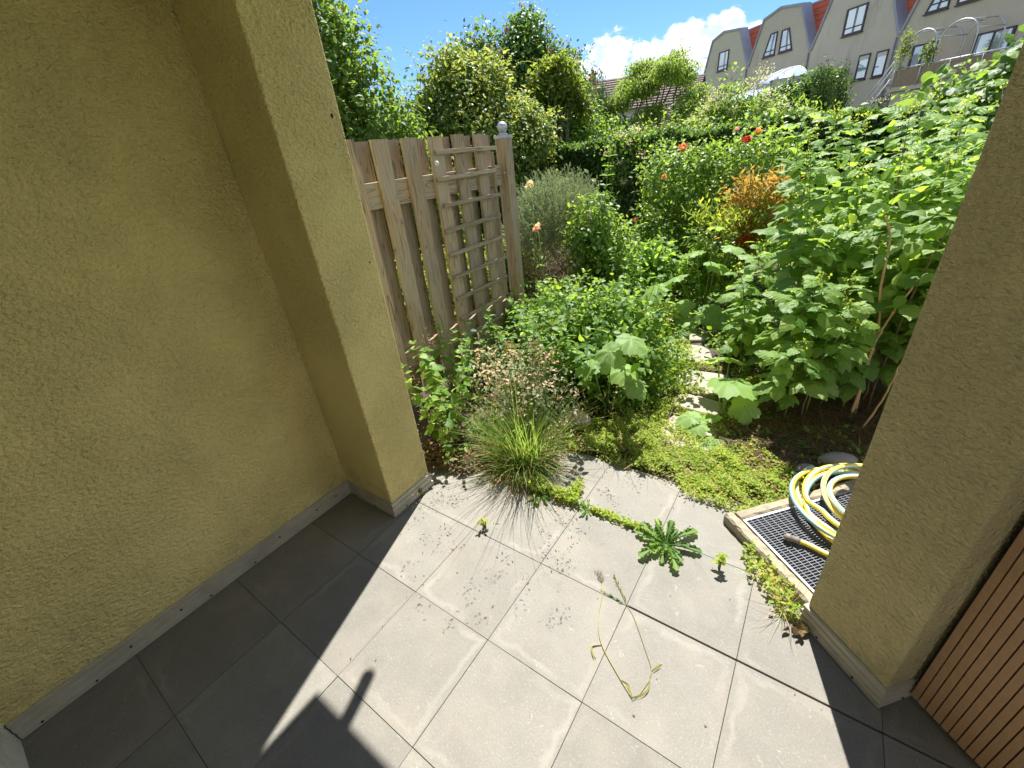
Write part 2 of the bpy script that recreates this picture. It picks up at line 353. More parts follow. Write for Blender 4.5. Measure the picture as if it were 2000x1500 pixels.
def ground_mat0(name):
    N = mat(name); N.l.new(N.mix(N.smooth(N.noise(5, 5, .7, N.co), .38, .62), (.055, .045, .035), (.24, .20, .155)), N.b.inputs['Base Color']); N.b.inputs['Roughness'].default_value = .95; return N.m
def stained(name, col):
    N = mat(name); g = N.noise(1.2, 4, .6, N.co); c = N.mix(g, tuple(x * .85 for x in col), tuple(x * 1.05 for x in col))
    st = N.smooth(N.noise(1, 5, .7, N.vmap(N.co, (1.1, 1.1, .28))), .52, .75); c = N.mix(N.math('MULTIPLY', st, .5), c, tuple(x * .5 for x in (col[0], col[1] * 1.02, col[2])))
    N.l.new(c, N.b.inputs['Base Color']); N.b.inputs['Roughness'].default_value = .9; N.l.new(N.bump(N.noise(20, 3, .6, N.co), .3, .01), N.b.inputs['Normal']); return N.m
def tile_mat():
    N = mat('concrete_tile'); oi = N.add('ShaderNodeObjectInfo'); off = N.add('ShaderNodeVectorMath', operation='ADD')
    cx = N.add('ShaderNodeCombineXYZ'); N.l.new(N.math('MULTIPLY', oi.outputs['Random'], 37), cx.inputs[0]); N.l.new(N.math('MULTIPLY', oi.outputs['Random'], 91), cx.inputs[1])
    N.l.new(N.co, off.inputs[0]); N.l.new(cx.outputs[0], off.inputs[1]); V = off.outputs[0]
    base = N.mix(N.noise(7, 5, .65, V), (.158, .150, .125), (.240, .229, .196))
    base = N.mix(N.math('MULTIPLY', N.smooth(N.noise(2.2, 3, .5, V), .45, .75), .35), base, (.34, .305, .24))
    big_ = N.noise(3.5, 5, .7, N.vmap(V, loc=(1, 7, 3)), .8); base = N.mix(N.math('MULTIPLY', N.smooth(big_, .5, .66), .35), base, (.155, .145, .12))
    fine = N.noise(170, 3, .7, V); base = N.mix(N.math('MULTIPLY', N.smooth(fine, .56, .68), .5), base, (.37, .355, .32)); base = N.mix(N.math('MULTIPLY', N.math('SUBTRACT', 1, N.smooth(fine, .30, .42)), .5), base, (.12, .112, .095))
    warm = N.smooth(N.noise(5.5, 3, .6, N.vmap(V, loc=(9, 4, 2))), .5, .68); base = N.mix(N.math('MULTIPLY', warm, .3), base, (.26, .225, .185))
    wh = N.smooth(N.noise(38, 6, .75, V, 1.2), .60, .70); base = N.mix(N.math('MULTIPLY', wh, .45), base, (.44, .425, .39))
    dk = N.smooth(N.noise(55, 4, .7, V), .66, .76); base = N.mix(N.math('MULTIPLY', dk, .35), base, (.15, .13, .11))
    st = N.smooth(N.noise(4.3, 4, .7, N.vmap(V, loc=(5, 2, 1))), .64, .76); base = N.mix(N.math('MULTIPLY', st, .28), base, (.21, .155, .11))
    s = N.add('ShaderNodeSeparateXYZ'); N.l.new(N.co, s.inputs[0])
    ex = N.math('MAXIMUM', N.math('ABSOLUTE', s.outputs[0]), N.math('ABSOLUTE', s.outputs[1]))
    jag = N.math('ADD', ex, N.math('MULTIPLY', N.math('SUBTRACT', N.noise(9, 4, .6, V), .5), .09))
    base = N.mix(N.math('MULTIPLY', N.math('MULTIPLY', N.smooth(jag, .155, .172), N.math('SUBTRACT', 1, N.smooth(jag, .176, .192))), N.math('MULTIPLY', N.smooth(N.noise(3.1, 2, .5, V), .42, .7), .26)), base, (.40, .375, .32))
    tone = N.math('ADD', .86, N.math('MULTIPLY', oi.outputs['Random'], .16)); cc = N.add('ShaderNodeCombineXYZ')
    for i in range(3): N.l.new(tone, cc.inputs[i])
    base = N.mix(1, base, cc.outputs[0], 'MULTIPLY')
    N.l.new(base, N.b.inputs['Base Color']); N.l.new(N.math('SUBTRACT', .78, N.math('MULTIPLY', dk, .2)), N.b.inputs['Roughness'])
    h = N.math('ADD', N.noise(70, 4, .6, V), N.math('MULTIPLY', N.noise(9, 3, .5, V), .8)); N.l.new(N.bump(h, .35, .003), N.b.inputs['Normal'])
    return N.m
M['tile'] = tile_mat()
M['stone'] = flat('flagstone', (.30, .265, .215), .85, var=.18, vs=9, bump=.6, bs=45)
M['curb'] = flat('weathered_concrete', (.30, .26, .18), .9, var=.28, vs=18, bump=1.0, bs=70)
M['pebble'] = flat('pebble', (.22, .20, .175), .7, var=.2, vs=12, bump=.3)
M['joint'] = ground_mat0('joint_dirt')
M['soffit'] = flat('balcony_concrete', (.82, .78, .68), .9); M['alu'] = flat('weathered_aluminium', (.42, .385, .30), .6, .2, .2, 9); M['galv'] = flat('galvanised_steel', (.40, .42, .45), .5, .5, .1, 20)
M['bars'] = flat('dull_steel_bars', (.20, .21, .23), .6, .4, .1, 20); M['zinc'] = flat('zinc_flashing', (.24, .26, .30), .5, .3, .1, 2); M['dirt_dark'] = flat('dark_joint', (.035, .03, .025), .9)
M['frame'] = flat('dark_window_frame', (.045, .03, .04), .5); M['white'] = flat('white_paint', (.7, .7, .68), .5)
M['hosey'] = flat('yellow_hose', (.78, .60, .09), .38, var=.04); M['hoseb'] = flat('blue_stripe', (.22, .50, .62), .4, var=.04); M['hosew'] = flat('pale_stripe', (.74, .66, .30), .4, var=.04)
M['conn'] = flat('grey_connector', (.20, .18, .15), .5); M['steel'] = flat('steel_tube', (.45, .46, .48), .45, .5)
M['facade'] = stained('grey_beige_render', (.46, .42, .33))
M['facade2'] = stained('light_grey_render', (.50, .46, .37))
M['redroof'] = flat('red_roof_tile', (.42, .10, .05), .8, var=.15, vs=2); M['brownroof'] = flat('brown_roof_tile', (.12, .085, .07), .85, var=.25, vs=3)
M['chimney'] = flat('brown_brick', (.20, .10, .08), .9); M['wall_white'] = flat('white_house_wall', (.62, .60, .56), .9)
def glass(name, col, rough=.06, metal=.55):
    N = mat(name); N.b.inputs['Base Color'].default_value = col + (1,); N.b.inputs['Roughness'].default_value = rough; N.b.inputs['Metallic'].default_value = metal
    N.l.new(N.bump(N.noise(1.1, 2, .5, N.co), .12, .05), N.b.inputs['Normal']); return N.m
M['pane'] = glass('window_glass', (.42, .50, .55)); M['blind'] = flat('roller_blind', (.52, .50, .44), .8)
M['wicker'] = flat('wicker_screen', (.24, .18, .12), .9, var=.4, vs=14, bump=.8, bs=40)
M['canopyglass'] = glass('canopy_glass', (.62, .72, .82), .1, .4)

def wood(name, col, grey, k=1.0, ax=2):
    N = mat(name); oi = N.add('ShaderNodeObjectInfo'); off = N.add('ShaderNodeVectorMath', operation='ADD'); cx = N.add('ShaderNodeCombineXYZ')
    N.l.new(N.math('MULTIPLY', oi.outputs['Random'], 13), cx.inputs[0]); N.l.new(N.math('MULTIPLY', oi.outputs['Random'], 29), cx.inputs[ax]); N.l.new(N.co, off.inputs[0]); N.l.new(cx.outputs[0], off.inputs[1])
    sc_ = [14, 14, 14]; sc_[ax] = .9
    V = N.vmap(off.outputs[0], tuple(sc_)); n = N.noise(1.0, 2, .5, V, .4)
    rings = N.math('FRACT', N.math('MULTIPLY', n, 11)); ln = N.smooth(rings, .0, .35)
    sc2 = [120, 120, 120]; sc2[ax] = 3
    fib = N.noise(1, 4, .7, N.vmap(off.outputs[0], tuple(sc2)))
    c = N.mix(fib, tuple(x * .8 for x in col), tuple(x * 1.15 for x in col)); c = N.mix(N.math('SUBTRACT', 1, ln), c, tuple(x * .42 for x in col)); c = N.mix(N.math('MULTIPLY', N.smooth(N.noise(1.3, 4, .7, N.vmap(off.outputs[0], tuple(3.0 if q != ax else .8 for q in range(3)))), .52, .72), .45), c, tuple(x * .45 for x in col))
    c = N.mix(N.math('MULTIPLY', N.smooth(N.noise(3, 4, .6, off.outputs[0]), .4, .7), .6), c, grey)
    tone = N.math('ADD', .82, N.math('MULTIPLY', oi.outputs['Random'], .36)); cc = N.add('ShaderNodeCombineXYZ')
    for i in range(3): N.l.new(tone, cc.inputs[i])
    c = N.mix(1, c, cc.outputs[0], 'MULTIPLY')
    N.l.new(c, N.b.inputs['Base Color']); N.b.inputs['Roughness'].default_value = .82
    N.l.new(N.bump(N.math('ADD', ln, fib), .4 * k, .003), N.b.inputs['Normal']); return N.m
M['fence'] = wood('weathered_pine', (.38, .29, .18), (.36, .315, .24), 1.6); M['rail'] = wood('weathered_pine_rail', (.36, .28, .175), (.34, .30, .23), 1.5, 1)
M['slat'] = flat('reddish_decking', (.50, .29, .15), .6, var=.12, vs=30, bump=.3, bs=150)

def ground_mat(name, a, b, c, s=1.0):
    N = mat(name); x = N.mix(N.noise(5 * s, 6, .7, N.co), a, b); x = N.mix(N.smooth(N.noise(24 * s, 5, .75, N.co), .55, .7), x, c)
    N.l.new(x, N.b.inputs['Base Color']); N.b.inputs['Roughness'].default_value = .95
    N.l.new(N.bump(N.noise(45 * s, 6, .75, N.co), .9, .02), N.b.inputs['Normal']); return N.m
M['soil'] = ground_mat('garden_soil', (.045, .030, .020), (.10, .068, .045), (.17, .12, .075))
M['lawn'] = ground_mat('far_ground', (.04, .07, .02), (.07, .10, .035), (.09, .08, .05), .5)
M['hill'] = flat('forest_hill', (.035, .07, .03), 1, var=.3, vs=.01)

# ------------------------------------------------------------------ setting: ground, soil, patio, path
MB().add([(-3500, -3500, -.07), (3500, -3500, -.07), (3500, 5000, -.07), (-3500, 5000, -.07)], [(0, 1, 2, 3)]).build('ground', M['lawn'])['kind'] = 'structure'
def noise2(x, y, s=0):
    return (math.sin(x * 3.1 + s) * math.cos(y * 2.7 - s) + .5 * math.sin(x * 7.3 + y * 5.1 + s) + .3 * math.sin(x * 17 - y * 13 + s * 2)) / 1.8
def sheet(name, x0, x1, y0, y1, step, hf, m, keep=lambda x, y: True):
    nx = int((x1 - x0) / step) + 1; ny = int((y1 - y0) / step) + 1; vs = []; fs = []
    for j in range(ny):
        for i in range(nx):
            x = x0 + i * step; y = y0 + j * step; vs.append((x, y, hf(x, y)))
    for j in range(ny - 1):
        for i in range(nx - 1):
            if keep(x0 + (i + .5) * step, y0 + (j + .5) * step):
                a = j * nx + i; fs.append((a, a + 1, a + nx + 1, a + nx))
    b = MB(); b.add(vs, fs, 0, True); o = b.build(name, m); o['kind'] = 'structure'; return o
e1 = Vector((.743, -.669, 0)); e2 = Vector((.669, .743, 0)); WB = Vector((-.121, 1.683, 0))       # light-well corner and the axes of the turned building part
def in_well(x, y, m=0.0):
    q = Vector((x, y, 0)) - WB; a = q.dot(e1); b = q.dot(e2); return -m < a < 1.5 + m and -m < b < 1.0 + m
def soil_edge(x, y): return y - (1.20 + (x + 1.60) * 1.35 if x < -1.18 else 9)      # soil spills over the tiles left of this line
def hsoil(x, y):
    h = .018 * noise2(x, y) + .008 * noise2(x * 4, y * 4, 2) + float(rng.normal()) * .003 - .02
    if x < -1.1: h += .03 * min(1, max(0, soil_edge(x, y) * 4))
    if x > 0 : h += .03
    return h
sheet('garden_soil', -6.2, 3.6, 1.14, 9.6, .05, hsoil, M['soil'],
      lambda x, y: not in_well(x, y, -.03) and not (x > .25 and y < 1.9 - (x - .25) * .9) and (y > 1.84 or (x < -1.12 and soil_edge(x, y) > -.03)))
MB().box((-2.6, -1.2, -.16), (1.5, 1.90, -.052)).build('patio_bed', M['joint'])['kind'] = 'structure'
patio = MB().box((-1.99, -.52, -.05), (1.2, 1.83, -.012)).build('patio', M['joint']); patio['kind'] = 'structure'
def tile_mesh(sx, sy, name='paving_tile'):
    b = MB(); c = .001; x = sx / 2; y = sy / 2
    vs = [(-x, -y, -.012), (x, -y, -.012), (x, y, -.012), (-x, y, -.012), (-x, -y, -c), (x, -y, -c), (x, y, -c), (-x, y, -c),
          (-x + c, -y + c, 0), (x - c, -y + c, 0), (x - c, y - c, 0), (-x + c, y - c, 0)]
    b.add(vs, [(4, 5, 9, 8), (5, 6, 10, 9), (6, 7, 11, 10), (7, 4, 8, 11), (8, 9, 10, 11), (0, 1, 5, 4), (1, 2, 6, 5), (2, 3, 7, 6), (3, 0, 4, 7)])
    return b.mesh(name, M['tile'])
TM = tile_mesh(.3984, .3984); TMW = tile_mesh(.4125, .3984); TMN = tile_mesh(.3984, .3935)
for i in range(-5, 4):
    for j in range(-2, 4):
        x = .047 + .4 * i + .2; y = .25 + .4 * j + .2                      # centre
        if j == 3 and (x < -1.1): continue
        if i == -5: x -= .008
        if x > 1.15 or (x + y > 1.95 and x > .7): continue
        wide = j == 2 and i >= -1
        o = link('paving_tile', TMW if i == -5 else (TMN if wide else TM), patio)
        o.location = (x, y + (.003 if wide else 0), U(-.0009, .0009)); o.rotation_euler = (U(-.0015, .0015), U(-.0015, .0015), U(-.002, .002))
path = MB().box((-1.6, 2.0, -.06), (-.2, 4.6, -.035)).build('path', M['soil']); path['kind'] = 'structure'
for (x, y, w, l, a) in [(-.42, 2.32, .40, .34, .05), (-.47, 2.68, .36, .20, -.1), (-.52, 3.0, .40, .36, .05), (-.75, 3.46, .38, .34, .35), (-.86, 3.86, .36, .3, .4), (-1.12, 4.2, .36, .34, .5)]:
    b = MB(); n = 14; R = []
    for k in range(n):
        t = 2 * math.pi * k / n; q = 1 / max(abs(math.cos(t)), abs(math.sin(t))) ** .75; R.append((w / 2 * q * math.cos(t) * U(.93, 1.04), l / 2 * q * math.sin(t) * U(.93, 1.04)))
    ca, sa = math.cos(a), math.sin(a); R = [(x + p * ca - q * sa, y + p * sa + q * ca) for p, q in R]
    vs = [(p, q, -.03) for p, q in R] + [(p, q, .008) for p, q in R] + [(x + (p - x) * .95, y + (q - y) * .95, .014) for p, q in R] + [(x, y, .012)]
    fs = [(k, (k + 1) % n, n + (k + 1) % n, n + k) for k in range(n)] + [(n + k, n + (k + 1) % n, 2 * n + (k + 1) % n, 2 * n + k) for k in range(n)] + [(2 * n + k, 2 * n + (k + 1) % n, 3 * n) for k in range(n)]
    b.add(vs, fs).build('flagstone', M['stone'], path)

# ------------------------------------------------------------------ rendered walls
XW, XP = -1.965, -1.579
def base_rail(pts, parent, h0=.0, screws=True):
    """ribbed aluminium plinth profile along a polyline; the outside is on the right-hand side of travel"""
    prof = [(.004, .0), (.013, .004), (.013, .028), (.006, .032), (.006, .040), (.011, .044), (.011, .060), (.005, .064), (.005, .069), (.009, .072), (.009, .086), (.001, .090), (-.01, .090), (-.01, 0)]
    P = [Vector((p[0], p[1], 0)) for p in pts]; n = len(P); rows = []
    for i in range(n):
        d0 = (P[i] - P[i - 1]).normalized() if i else None; d1 = (P[i + 1] - P[i]).normalized() if i < n - 1 else None
        na = [Vector((d.y, -d.x, 0)) for d in (d0, d1) if d is not None]
        m = na[0] if len(na) == 1 else (na[0] + na[1]) / (1 + na[0].dot(na[1]))
        rows.append([P[i] + m * o + Vector((0, 0, z + h0)) for o, z in prof])
    b = MB(); k = len(prof)
    b.add([v for r in rows for v in r], [(i * k + j, (i + 1) * k + j, (i + 1) * k + (j + 1) % k, i * k + (j + 1) % k) for i in range(n - 1) for j in range(k)] + [tuple(range(k)), tuple(range((n - 1) * k, n * k))[::-1]])
    o = b.build('base_rail', M['alu'], parent)
    for i in range(n - 1):
        L = (P[i + 1] - P[i]).length; d = (P[i + 1] - P[i]) / L; nr = Vector((d.y, -d.x, 0)); s = .07
        while s < L - .03:
            c = P[i] + d * (s + U(-.02, .02)) + nr * .012 + Vector((0, 0, h0 + (.052 if int(s * 10) % 2 else .016)))
            q = MB(); q.tube([c, c + nr * .004], .0045, 6); q.build('screw', M['dirt_dark'], o); s += U(.12, .2)
    return o
wl = empty('rendered_wall', (0, 0, 0), 'long yellow rough rendered wall with a projecting pillar end on the left of the patio', 'wall')
def col(x0, y0, x1, y1, z0, z1, m, name, parent, bev=.006):
    b = MB(); b.box((x0, y0, z0), (x1, y1, z1)); return b.build(name, m, parent, bev)
col(XW - .5, -.9, XW, 1.191, .088, 3.05, M['yellow'], 'wall_face', wl)
col(XW + .0006, .915, XP, 1.1905, .088, 3.0, M['yellow'], 'pillar', wl, .007)
col(XW - .5, -.9, XW - .012, 1.17, -.05, .088, M['dirt_dark'], 'footing', wl, 0); col(XW - .011, .93, XP - .014, 1.17, -.05, .088, M['dirt_dark'], 'footing', wl, 0)
base_rail([(XW - .5, 1.187), (XP - .001, 1.187), (XP - .001, .916), (XW + .001, .916), (XW + .001, -.485)][::-1], wl)
for p, r in (((XP, 1.152, 1.819), .006), ((XP, 1.155, 1.284), .0035)):
    b = MB(); b.ball(p, r, 8, 5, sc=(.6, 1, 1.3)); b.build('dirt_speck', M['dirt_dark'], wl)
hw = empty('house_wall', (0, -.49, 0), 'pale cream house wall just seen in the bottom left corner', 'wall')
b = MB(); b.box((XW - .45, -.41, -.05), (1.6, 0, 3.0)); o = b.build('wall_face', M['cream_wall'], hw, .008)
# pillar and slatted panel on the right (turned building part)
pr = empty('rendered_pillar', (.222, 1.325, 0), 'ochre rough rendered pillar at the right edge of the patio with slatted panel behind', 'pillar')
def fr2(a, b_, z): p = e1 * a + e2 * b_; return (p.x, p.y, z)
b = MB(); b.box((0, 0, .092), (.285, .155, 3.0), fr2); b.build('pillar', M['ochre'], pr, .006)
b = MB(); b.box((.012, .012, -.02), (.27, .14, .092), fr2); b.build('footing', M['dirt_dark'], pr)
b = MB(); b.box((.275, .156, .05), (1.2, .40, 3.0), fr2); b.build('return_wall', M['ochre'], pr, .006)
q0 = e1 * -.0 ; rail_pts = [tuple(e1 * .284 + e2 * .12), tuple(e1 * .284), (0, 0), tuple(e2 * .1)]
base_rail([(p[0], p[1]) for p in rail_pts][::-1], pr, .002)
pn = empty('slatted_panel', (.222 + (e1 * .30).x, 1.325 + (e1 * .30).y, 0), 'reddish brown slatted panel of narrow upright ribs in the bottom right corner', 'panel')
b = MB(); b.box((-.01, .117, .035), (.9, .14, 2.6), fr2); b.build('backing', M['dirt_dark'], pn)
sb = MB(); sb.box((0, .099, .03), (.0178, .117, 2.6), fr2); sm_ = sb.mesh('slat', M['slat'])
for k in range(40):
    o = link('slat', sm_, pn); v = e1 * (.001 + .0212 * k); o.location = (v.x, v.y, U(-.001, .001))
# balcony slab above the patio (its edge and drain spout cast the shadow in front)
bal = empty('balcony', (-1.65, 1.60, 2.6), 'balcony slab over the patio whose edge shades the tiles', 'balcony')
b = MB(); cs = [(0, 0), (2.35, 0), (2.9, -2.5), (-.32, -2.5), (-.32, -.70), (0, -.70)]
b.add([(x, y, 0) for x, y in cs] + [(x, y, .22) for x, y in cs], [tuple(range(6))[::-1], tuple(range(6, 12))][::-1] + [(i, (i + 1) % 6, 6 + (i + 1) % 6, 6 + i) for i in range(6)][::1]); b.build('slab', M['soffit'], bal)
b = MB(); b.tube([(.175, -.015, .02), (.175, -.015, -.12), (.165, .0, -.25)], .026, 12); b.build('drain_spout', M['galv'], bal)

# ------------------------------------------------------------------ light well with grating, hose, stones
lw = empty('light_well', tuple(WB), 'concrete light well curb with a galvanised grating beside the right pillar', 'light well')
b = MB()
def curb(a0, b0, a1, b1, nseg):
    hh = lambda: .056 + U(-.004, .003)
    for k in range(nseg):
        ta, tb = k / nseg, (k + 1) / nseg
        yield ta, tb
W, D_, cw = .80, .95, .052
def curb_strip(p, q, out, n=26):
    """p->q outer line, out = inward vector of curb width; rough top"""
    rows = []
    for k in range(n + 1):
        o = p.lerp(q, k / n); j = lambda s=.0018: Vector((U(-s, s), U(-s, s), U(-s, s)))
        rows += [o + Vector((0, 0, -.25)), o + Vector((0, 0, .044)) + j(), o + out * .14 + Vector((0, 0, .054)) + j(.0035), o + out * .75 + Vector((0, 0, .053)) + j(.003), o + out + Vector((0, 0, .042)) + j(), o + out + Vector((0, 0, -.25))]
    b = MB(); b.add(rows, [(k * 6 + i, (k + 1) * 6 + i, (k + 1) * 6 + i + 1, k * 6 + i + 1) for k in range(n) for i in range(5)] + [(0, 1, 2, 3, 4, 5), tuple(n * 6 + i for i in range(6))[::-1]])
    return b
Z3 = Vector((0, 0, 0))
curb_strip(Z3, e1 * .505, e2 * cw).build('curb', M['curb'], lw)
curb_strip(e2 * cw * 1.001, e2 * D_, e1 * cw).build('curb', M['curb'], lw)
curb_strip(e2 * (D_ + .001), e2 * (D_ + .001) + e1 * W, e2 * cw).build('curb', M['curb'], lw)
b = MB(); b.box((cw, cw, -.7), (W, D_, -.68), fr2); b.box((cw, D_, -.7), (W, D_ + .05, -.26), fr2); b.box((cw - .03, cw, -.7), (cw + .002, D_, -.251), fr2); b.box((cw, cw - .03, -.7), (W, cw + .002, -.251), fr2); b.build('pit', M['dirt_dark'], lw)
gx0, gy0, gx1, gy1 = cw + .006, cw + .006, W - .05, D_ - .006
b = MB()
for x in (gx0, gx1): b.box((x, gy0, .012), (x + .005, gy1, .047), fr2)
for y in (gy0, gy1): b.box((gx0, y, .012), (gx1 + .005, y + .005, .0468), fr2)
for x, y, x2, y2 in ((gx0 - .003, gy0 - .003, gx1, gy0 + .006), (gx0 - .003, gy0 + .006, gx0 + .006, gy1)): b.box((x, y, .0472), (x2, y2, .0505), fr2)
b.build('grating_frame', M['galv'], lw)
b = MB(); x = gx0 + .017
while x < gx1: b.box((x - .0008, gy0 + .005, .014), (x + .0008, gy1, .0465), fr2); x += .0118
b.build('bearing_bars', M['bars'], lw)['kind'] = 'stuff'
b = MB(); y = gy0 + .030
while y < gy1: b.box((gx0 + .005, y - .0009, .041), (gx1, y + .0009, .0475), fr2); y += .030
b.build('cross_bars', M['bars'], lw)['kind'] = 'stuff'
hs = empty('garden_hose', (.41, 1.99, .05), 'coiled yellow hose with blue stripes lying on the grating', 'hose')
pts = []; nt = 7; Nn = 300
for k in range(Nn):
    t = k / (Nn - 1); a = 2 * math.pi * nt * t + 2.4; lay = t * nt
    rx = (.262 - .03 * abs(math.sin(lay * 1.9))) * (1 - .5 * max(0, min(1, (lay - 3.2) / 3.2))) + .010 * math.sin(a * .5 + 1); ox = .03 * math.sin(lay * 2.3) + .012 * lay * (lay > 3.2) - .02; oy = .035 * math.cos(lay * 1.7)
    pts.append((ox + rx * math.cos(a), oy + rx * 1.12 * math.sin(a), .012 + .0125 * lay + .012 * math.sin(a * 1.5 + lay)))
p_ = pts[0]; lead = [(-.262, -.335, .016), (-.21, -.333, .014), (-.13, -.352, .013), (-.02, -.36, .013), (.10, -.31, .013), (.2, -.2, .014)]
for _ in range(1):
    a = MB(); mis = [0] * 12; mis[2] = 1; mis[3] = 1; mis[1] = 2; mis[4] = 2; mis[8] = 1; mis[7] = 2
    a.tube(pts, .0115, 12, mis=mis, twist=.05); a.build('hose_coil', [M['hosey'], M['hoseb'], M['hosew']], hs)
def smooth_path(P, n=40):
    P = [Vector(p) for p in P]; out = []
    for i in range(len(P) - 1):
        p0 = P[max(i - 1, 0)]; p1 = P[i]; p2 = P[i + 1]; p3 = P[min(i + 2, len(P) - 1)]
        for k in range(max(2, n // (len(P) - 1))):
            t = k / max(2, n // (len(P) - 1))
            out.append(.5 * ((2 * p1) + (p2 - p0) * t + (2 * p0 - 5 * p1 + 4 * p2 - p3) * t * t + (3 * p1 - p0 - 3 * p2 + p3) * t ** 3))
    return out + [P[-1]]
a = MB(); a.tube(smooth_path(lead, 40), .0115, 12, mis=mis, twist=.02); a.build('hose_end', [M['hosey'], M['hoseb'], M['hosew']], hs)
a = MB(); a.tube([(-.292, -.336, .019), (-.286, -.336, .019), (-.285, -.336, .019), (-.268, -.335, .018), (-.266, -.335, .018), (-.246, -.334, .017), (-.244, -.334, .017), (-.232, -.334, .016)], [.009, .009, .016, .017, .013, .015, .0145, .0125], 14)
a.build('connector', M['conn'], hs)
for i, (x, y, r, s_, lb) in enumerate([(.17, 2.22, .048, (1.1, .8, .7), 'small rounded tan stone by the light well corner'), (.30, 2.38, .066, (1.5, .75, .65), 'larger long grey stone behind the coiled hose')]):
    b = MB(); b.ball((0, 0, 0), r, 16, 10, sc=s_, jit=.025); o = b.build('stone', M['pebble']); o.location = (x, y, .03); o.rotation_euler = (0, 0, .5); tag(o, lb, 'stone', 'stones beside the light well')

# ------------------------------------------------------------------ wooden fence with trellis
XF = -2.30
fe = empty('wooden_fence', (XF, 1.2, 0), 'weathered grey brown board fence with staggered upright boards behind the yellow pillar', 'fence')
fw_ = lambda ys, w, x0, x1, z0, z1: MB().box((x0, ys, z0), (x1, ys + w, z1))
bm_ = MB(); bm_.box((0, 0, 0), (.024, .118, 1.72)); bmesh_front = bm_.mesh('board', M['fence'])
ystart = [1.10, 1.335, 1.57, 1.74, 1.905, 2.15, 2.385, 2.62, 2.855]
ystart = [1.18, 1.42, 1.655, 1.895, 2.135, 2.375, 2.615, 2.855]
for k, y in enumerate(ystart):
    o = link('board', bmesh_front, fe); o.location = (.0, y - 1.2 - .01, .065 + U(-.004, .004)); o.rotation_euler = (0, 0, U(-.02, .02))
    o = link('board', bmesh_front, fe); o.location = (-.072, y - 1.2 + .143, .062 + U(-.004, .004)); o.rotation_euler = (0, 0, U(-.02, .02))
for z in (.30, .92, 1.41):
    if z == .92: continue
    b = MB(); b.box((-.046, -.1, z), (-.004, 2.02, z + .15)); b.build('rail', M['rail'], fe, .003)
for o in [x for x in bpy.data.objects if x.name.startswith('board')]: pass
po = empty('fence_post', (XF, 3.26, 0), 'square weathered fence post with a grey metal ball finial', 'post')
b = MB(); b.box((-.045, -.075, -.05), (.055, .025, 1.755)); b.build('post', M['fence'], po, .004)
b = MB(); b.box((-.05, -.08, 1.745), (.06, .03, 1.768)); b.tube([(.005, -.025, 1.768), (.005, -.025, 1.79)], [.045, .022], 12); b.ball((.005, -.025, 1.822), .042, 20, 12); b.build('ball_cap', M['galv'], po)
b = MB(); b.tube([(.03, -.10, 1.5), (.045, -.10, 1.5)], .008, 8); b.build('bolt', M['galv'], po)
trl = empty('trellis', (XF + .028, 2.38, 0), 'thin wooden climbing trellis fixed to the right half of the board fence', 'trellis')
b = MB()
for y in (.64,): 
    b2 = MB(); b2.box((-.012, y, .10), (.010, y + .022, 1.66)); b2.build('upright', M['fence'], trl)
for k, z in enumerate([.03, .195, .355, .51, .675, .845, 1.015, 1.185, 1.355, 1.525, 1.69]):
    b2 = MB(); b2.box((.0105, -.01, z - .014), (.024, .665, z + .014)); o = b2.build('crossbar', M['rail'], trl, .001); o.rotation_euler = (U(-.012, .012), 0, 0)
b = MB(); b.ball((0, 0, 0), .018, 8, 6, jit=.25, sc=(.5, .9, 1)); o = b.build('snail_shell', M['wall_white']); o.location = (XF + .06, 2.36, 1.62); tag(o, 'small pale shell stuck at the trellis top left corner', 'shell')

# ------------------------------------------------------------------ plant helpers
def unit(n):
    v = rng.normal(size=(n, 3)); return v / np.linalg.norm(v, axis=1, keepdims=True)
def crown(blobs, n, size, T, m, parent, k=10, spread=.12, shell=.4, droop=.35, zmin=.03, name='foliage', kind='stuff', updir=0, smin=.6, blobw=None, flat_=0, lump=.16):
    B = np.array(blobs, float); w = B[:, 3] * B[:, 4] * B[:, 5]; w = w ** .67
    if blobw is not None: w = w * np.array(blobw)
    w /= w.sum(); nc = max(1, n // k); ix = rng.choice(len(B), nc, p=w); nr = unit(nc)
    rad = 1 - shell * rng.random(nc) ** 1.3 + rng.normal(size=nc) * .05
    ph = rng.random((len(B), 6)) * 6.283; q_ = ph[ix]
    rad *= 1 + lump * (np.sin(nr[:, 0] * 4.1 + q_[:, 0]) * np.sin(nr[:, 1] * 3.7 + q_[:, 1]) + .7 * np.sin(nr[:, 2] * 6.3 + q_[:, 2]) * np.sin(nr[:, 0] * 7.9 + q_[:, 3]) + .5 * np.sin(nr[:, 1] * 12 + q_[:, 4]) * np.sin(nr[:, 2] * 13 + q_[:, 5]))
    c = B[ix, :3] + nr * B[ix, 3:6] * rad[:, None]
    out = nr / B[ix, 3:6]; out /= np.linalg.norm(out, axis=1, keepdims=True)
    P = np.repeat(c, k, 0) + rng.normal(size=(nc * k, 3)) * spread; O = np.repeat(out, k, 0); q = len(P)
    Dd = O * .7 + unit(q) * .8 + np.array([0, 0, -droop + updir]); Up = np.array([0, 0, 1.0]) * (.7 + flat_) + O * .6 + unit(q) * .55
    S = size * rng.uniform(smin, 1.25, q); ok = P[:, 2] > zmin
    o = scatter(name, T, P[ok], Dd[ok], Up[ok], S[ok], m, parent)
    if kind: o['kind'] = kind
    return o
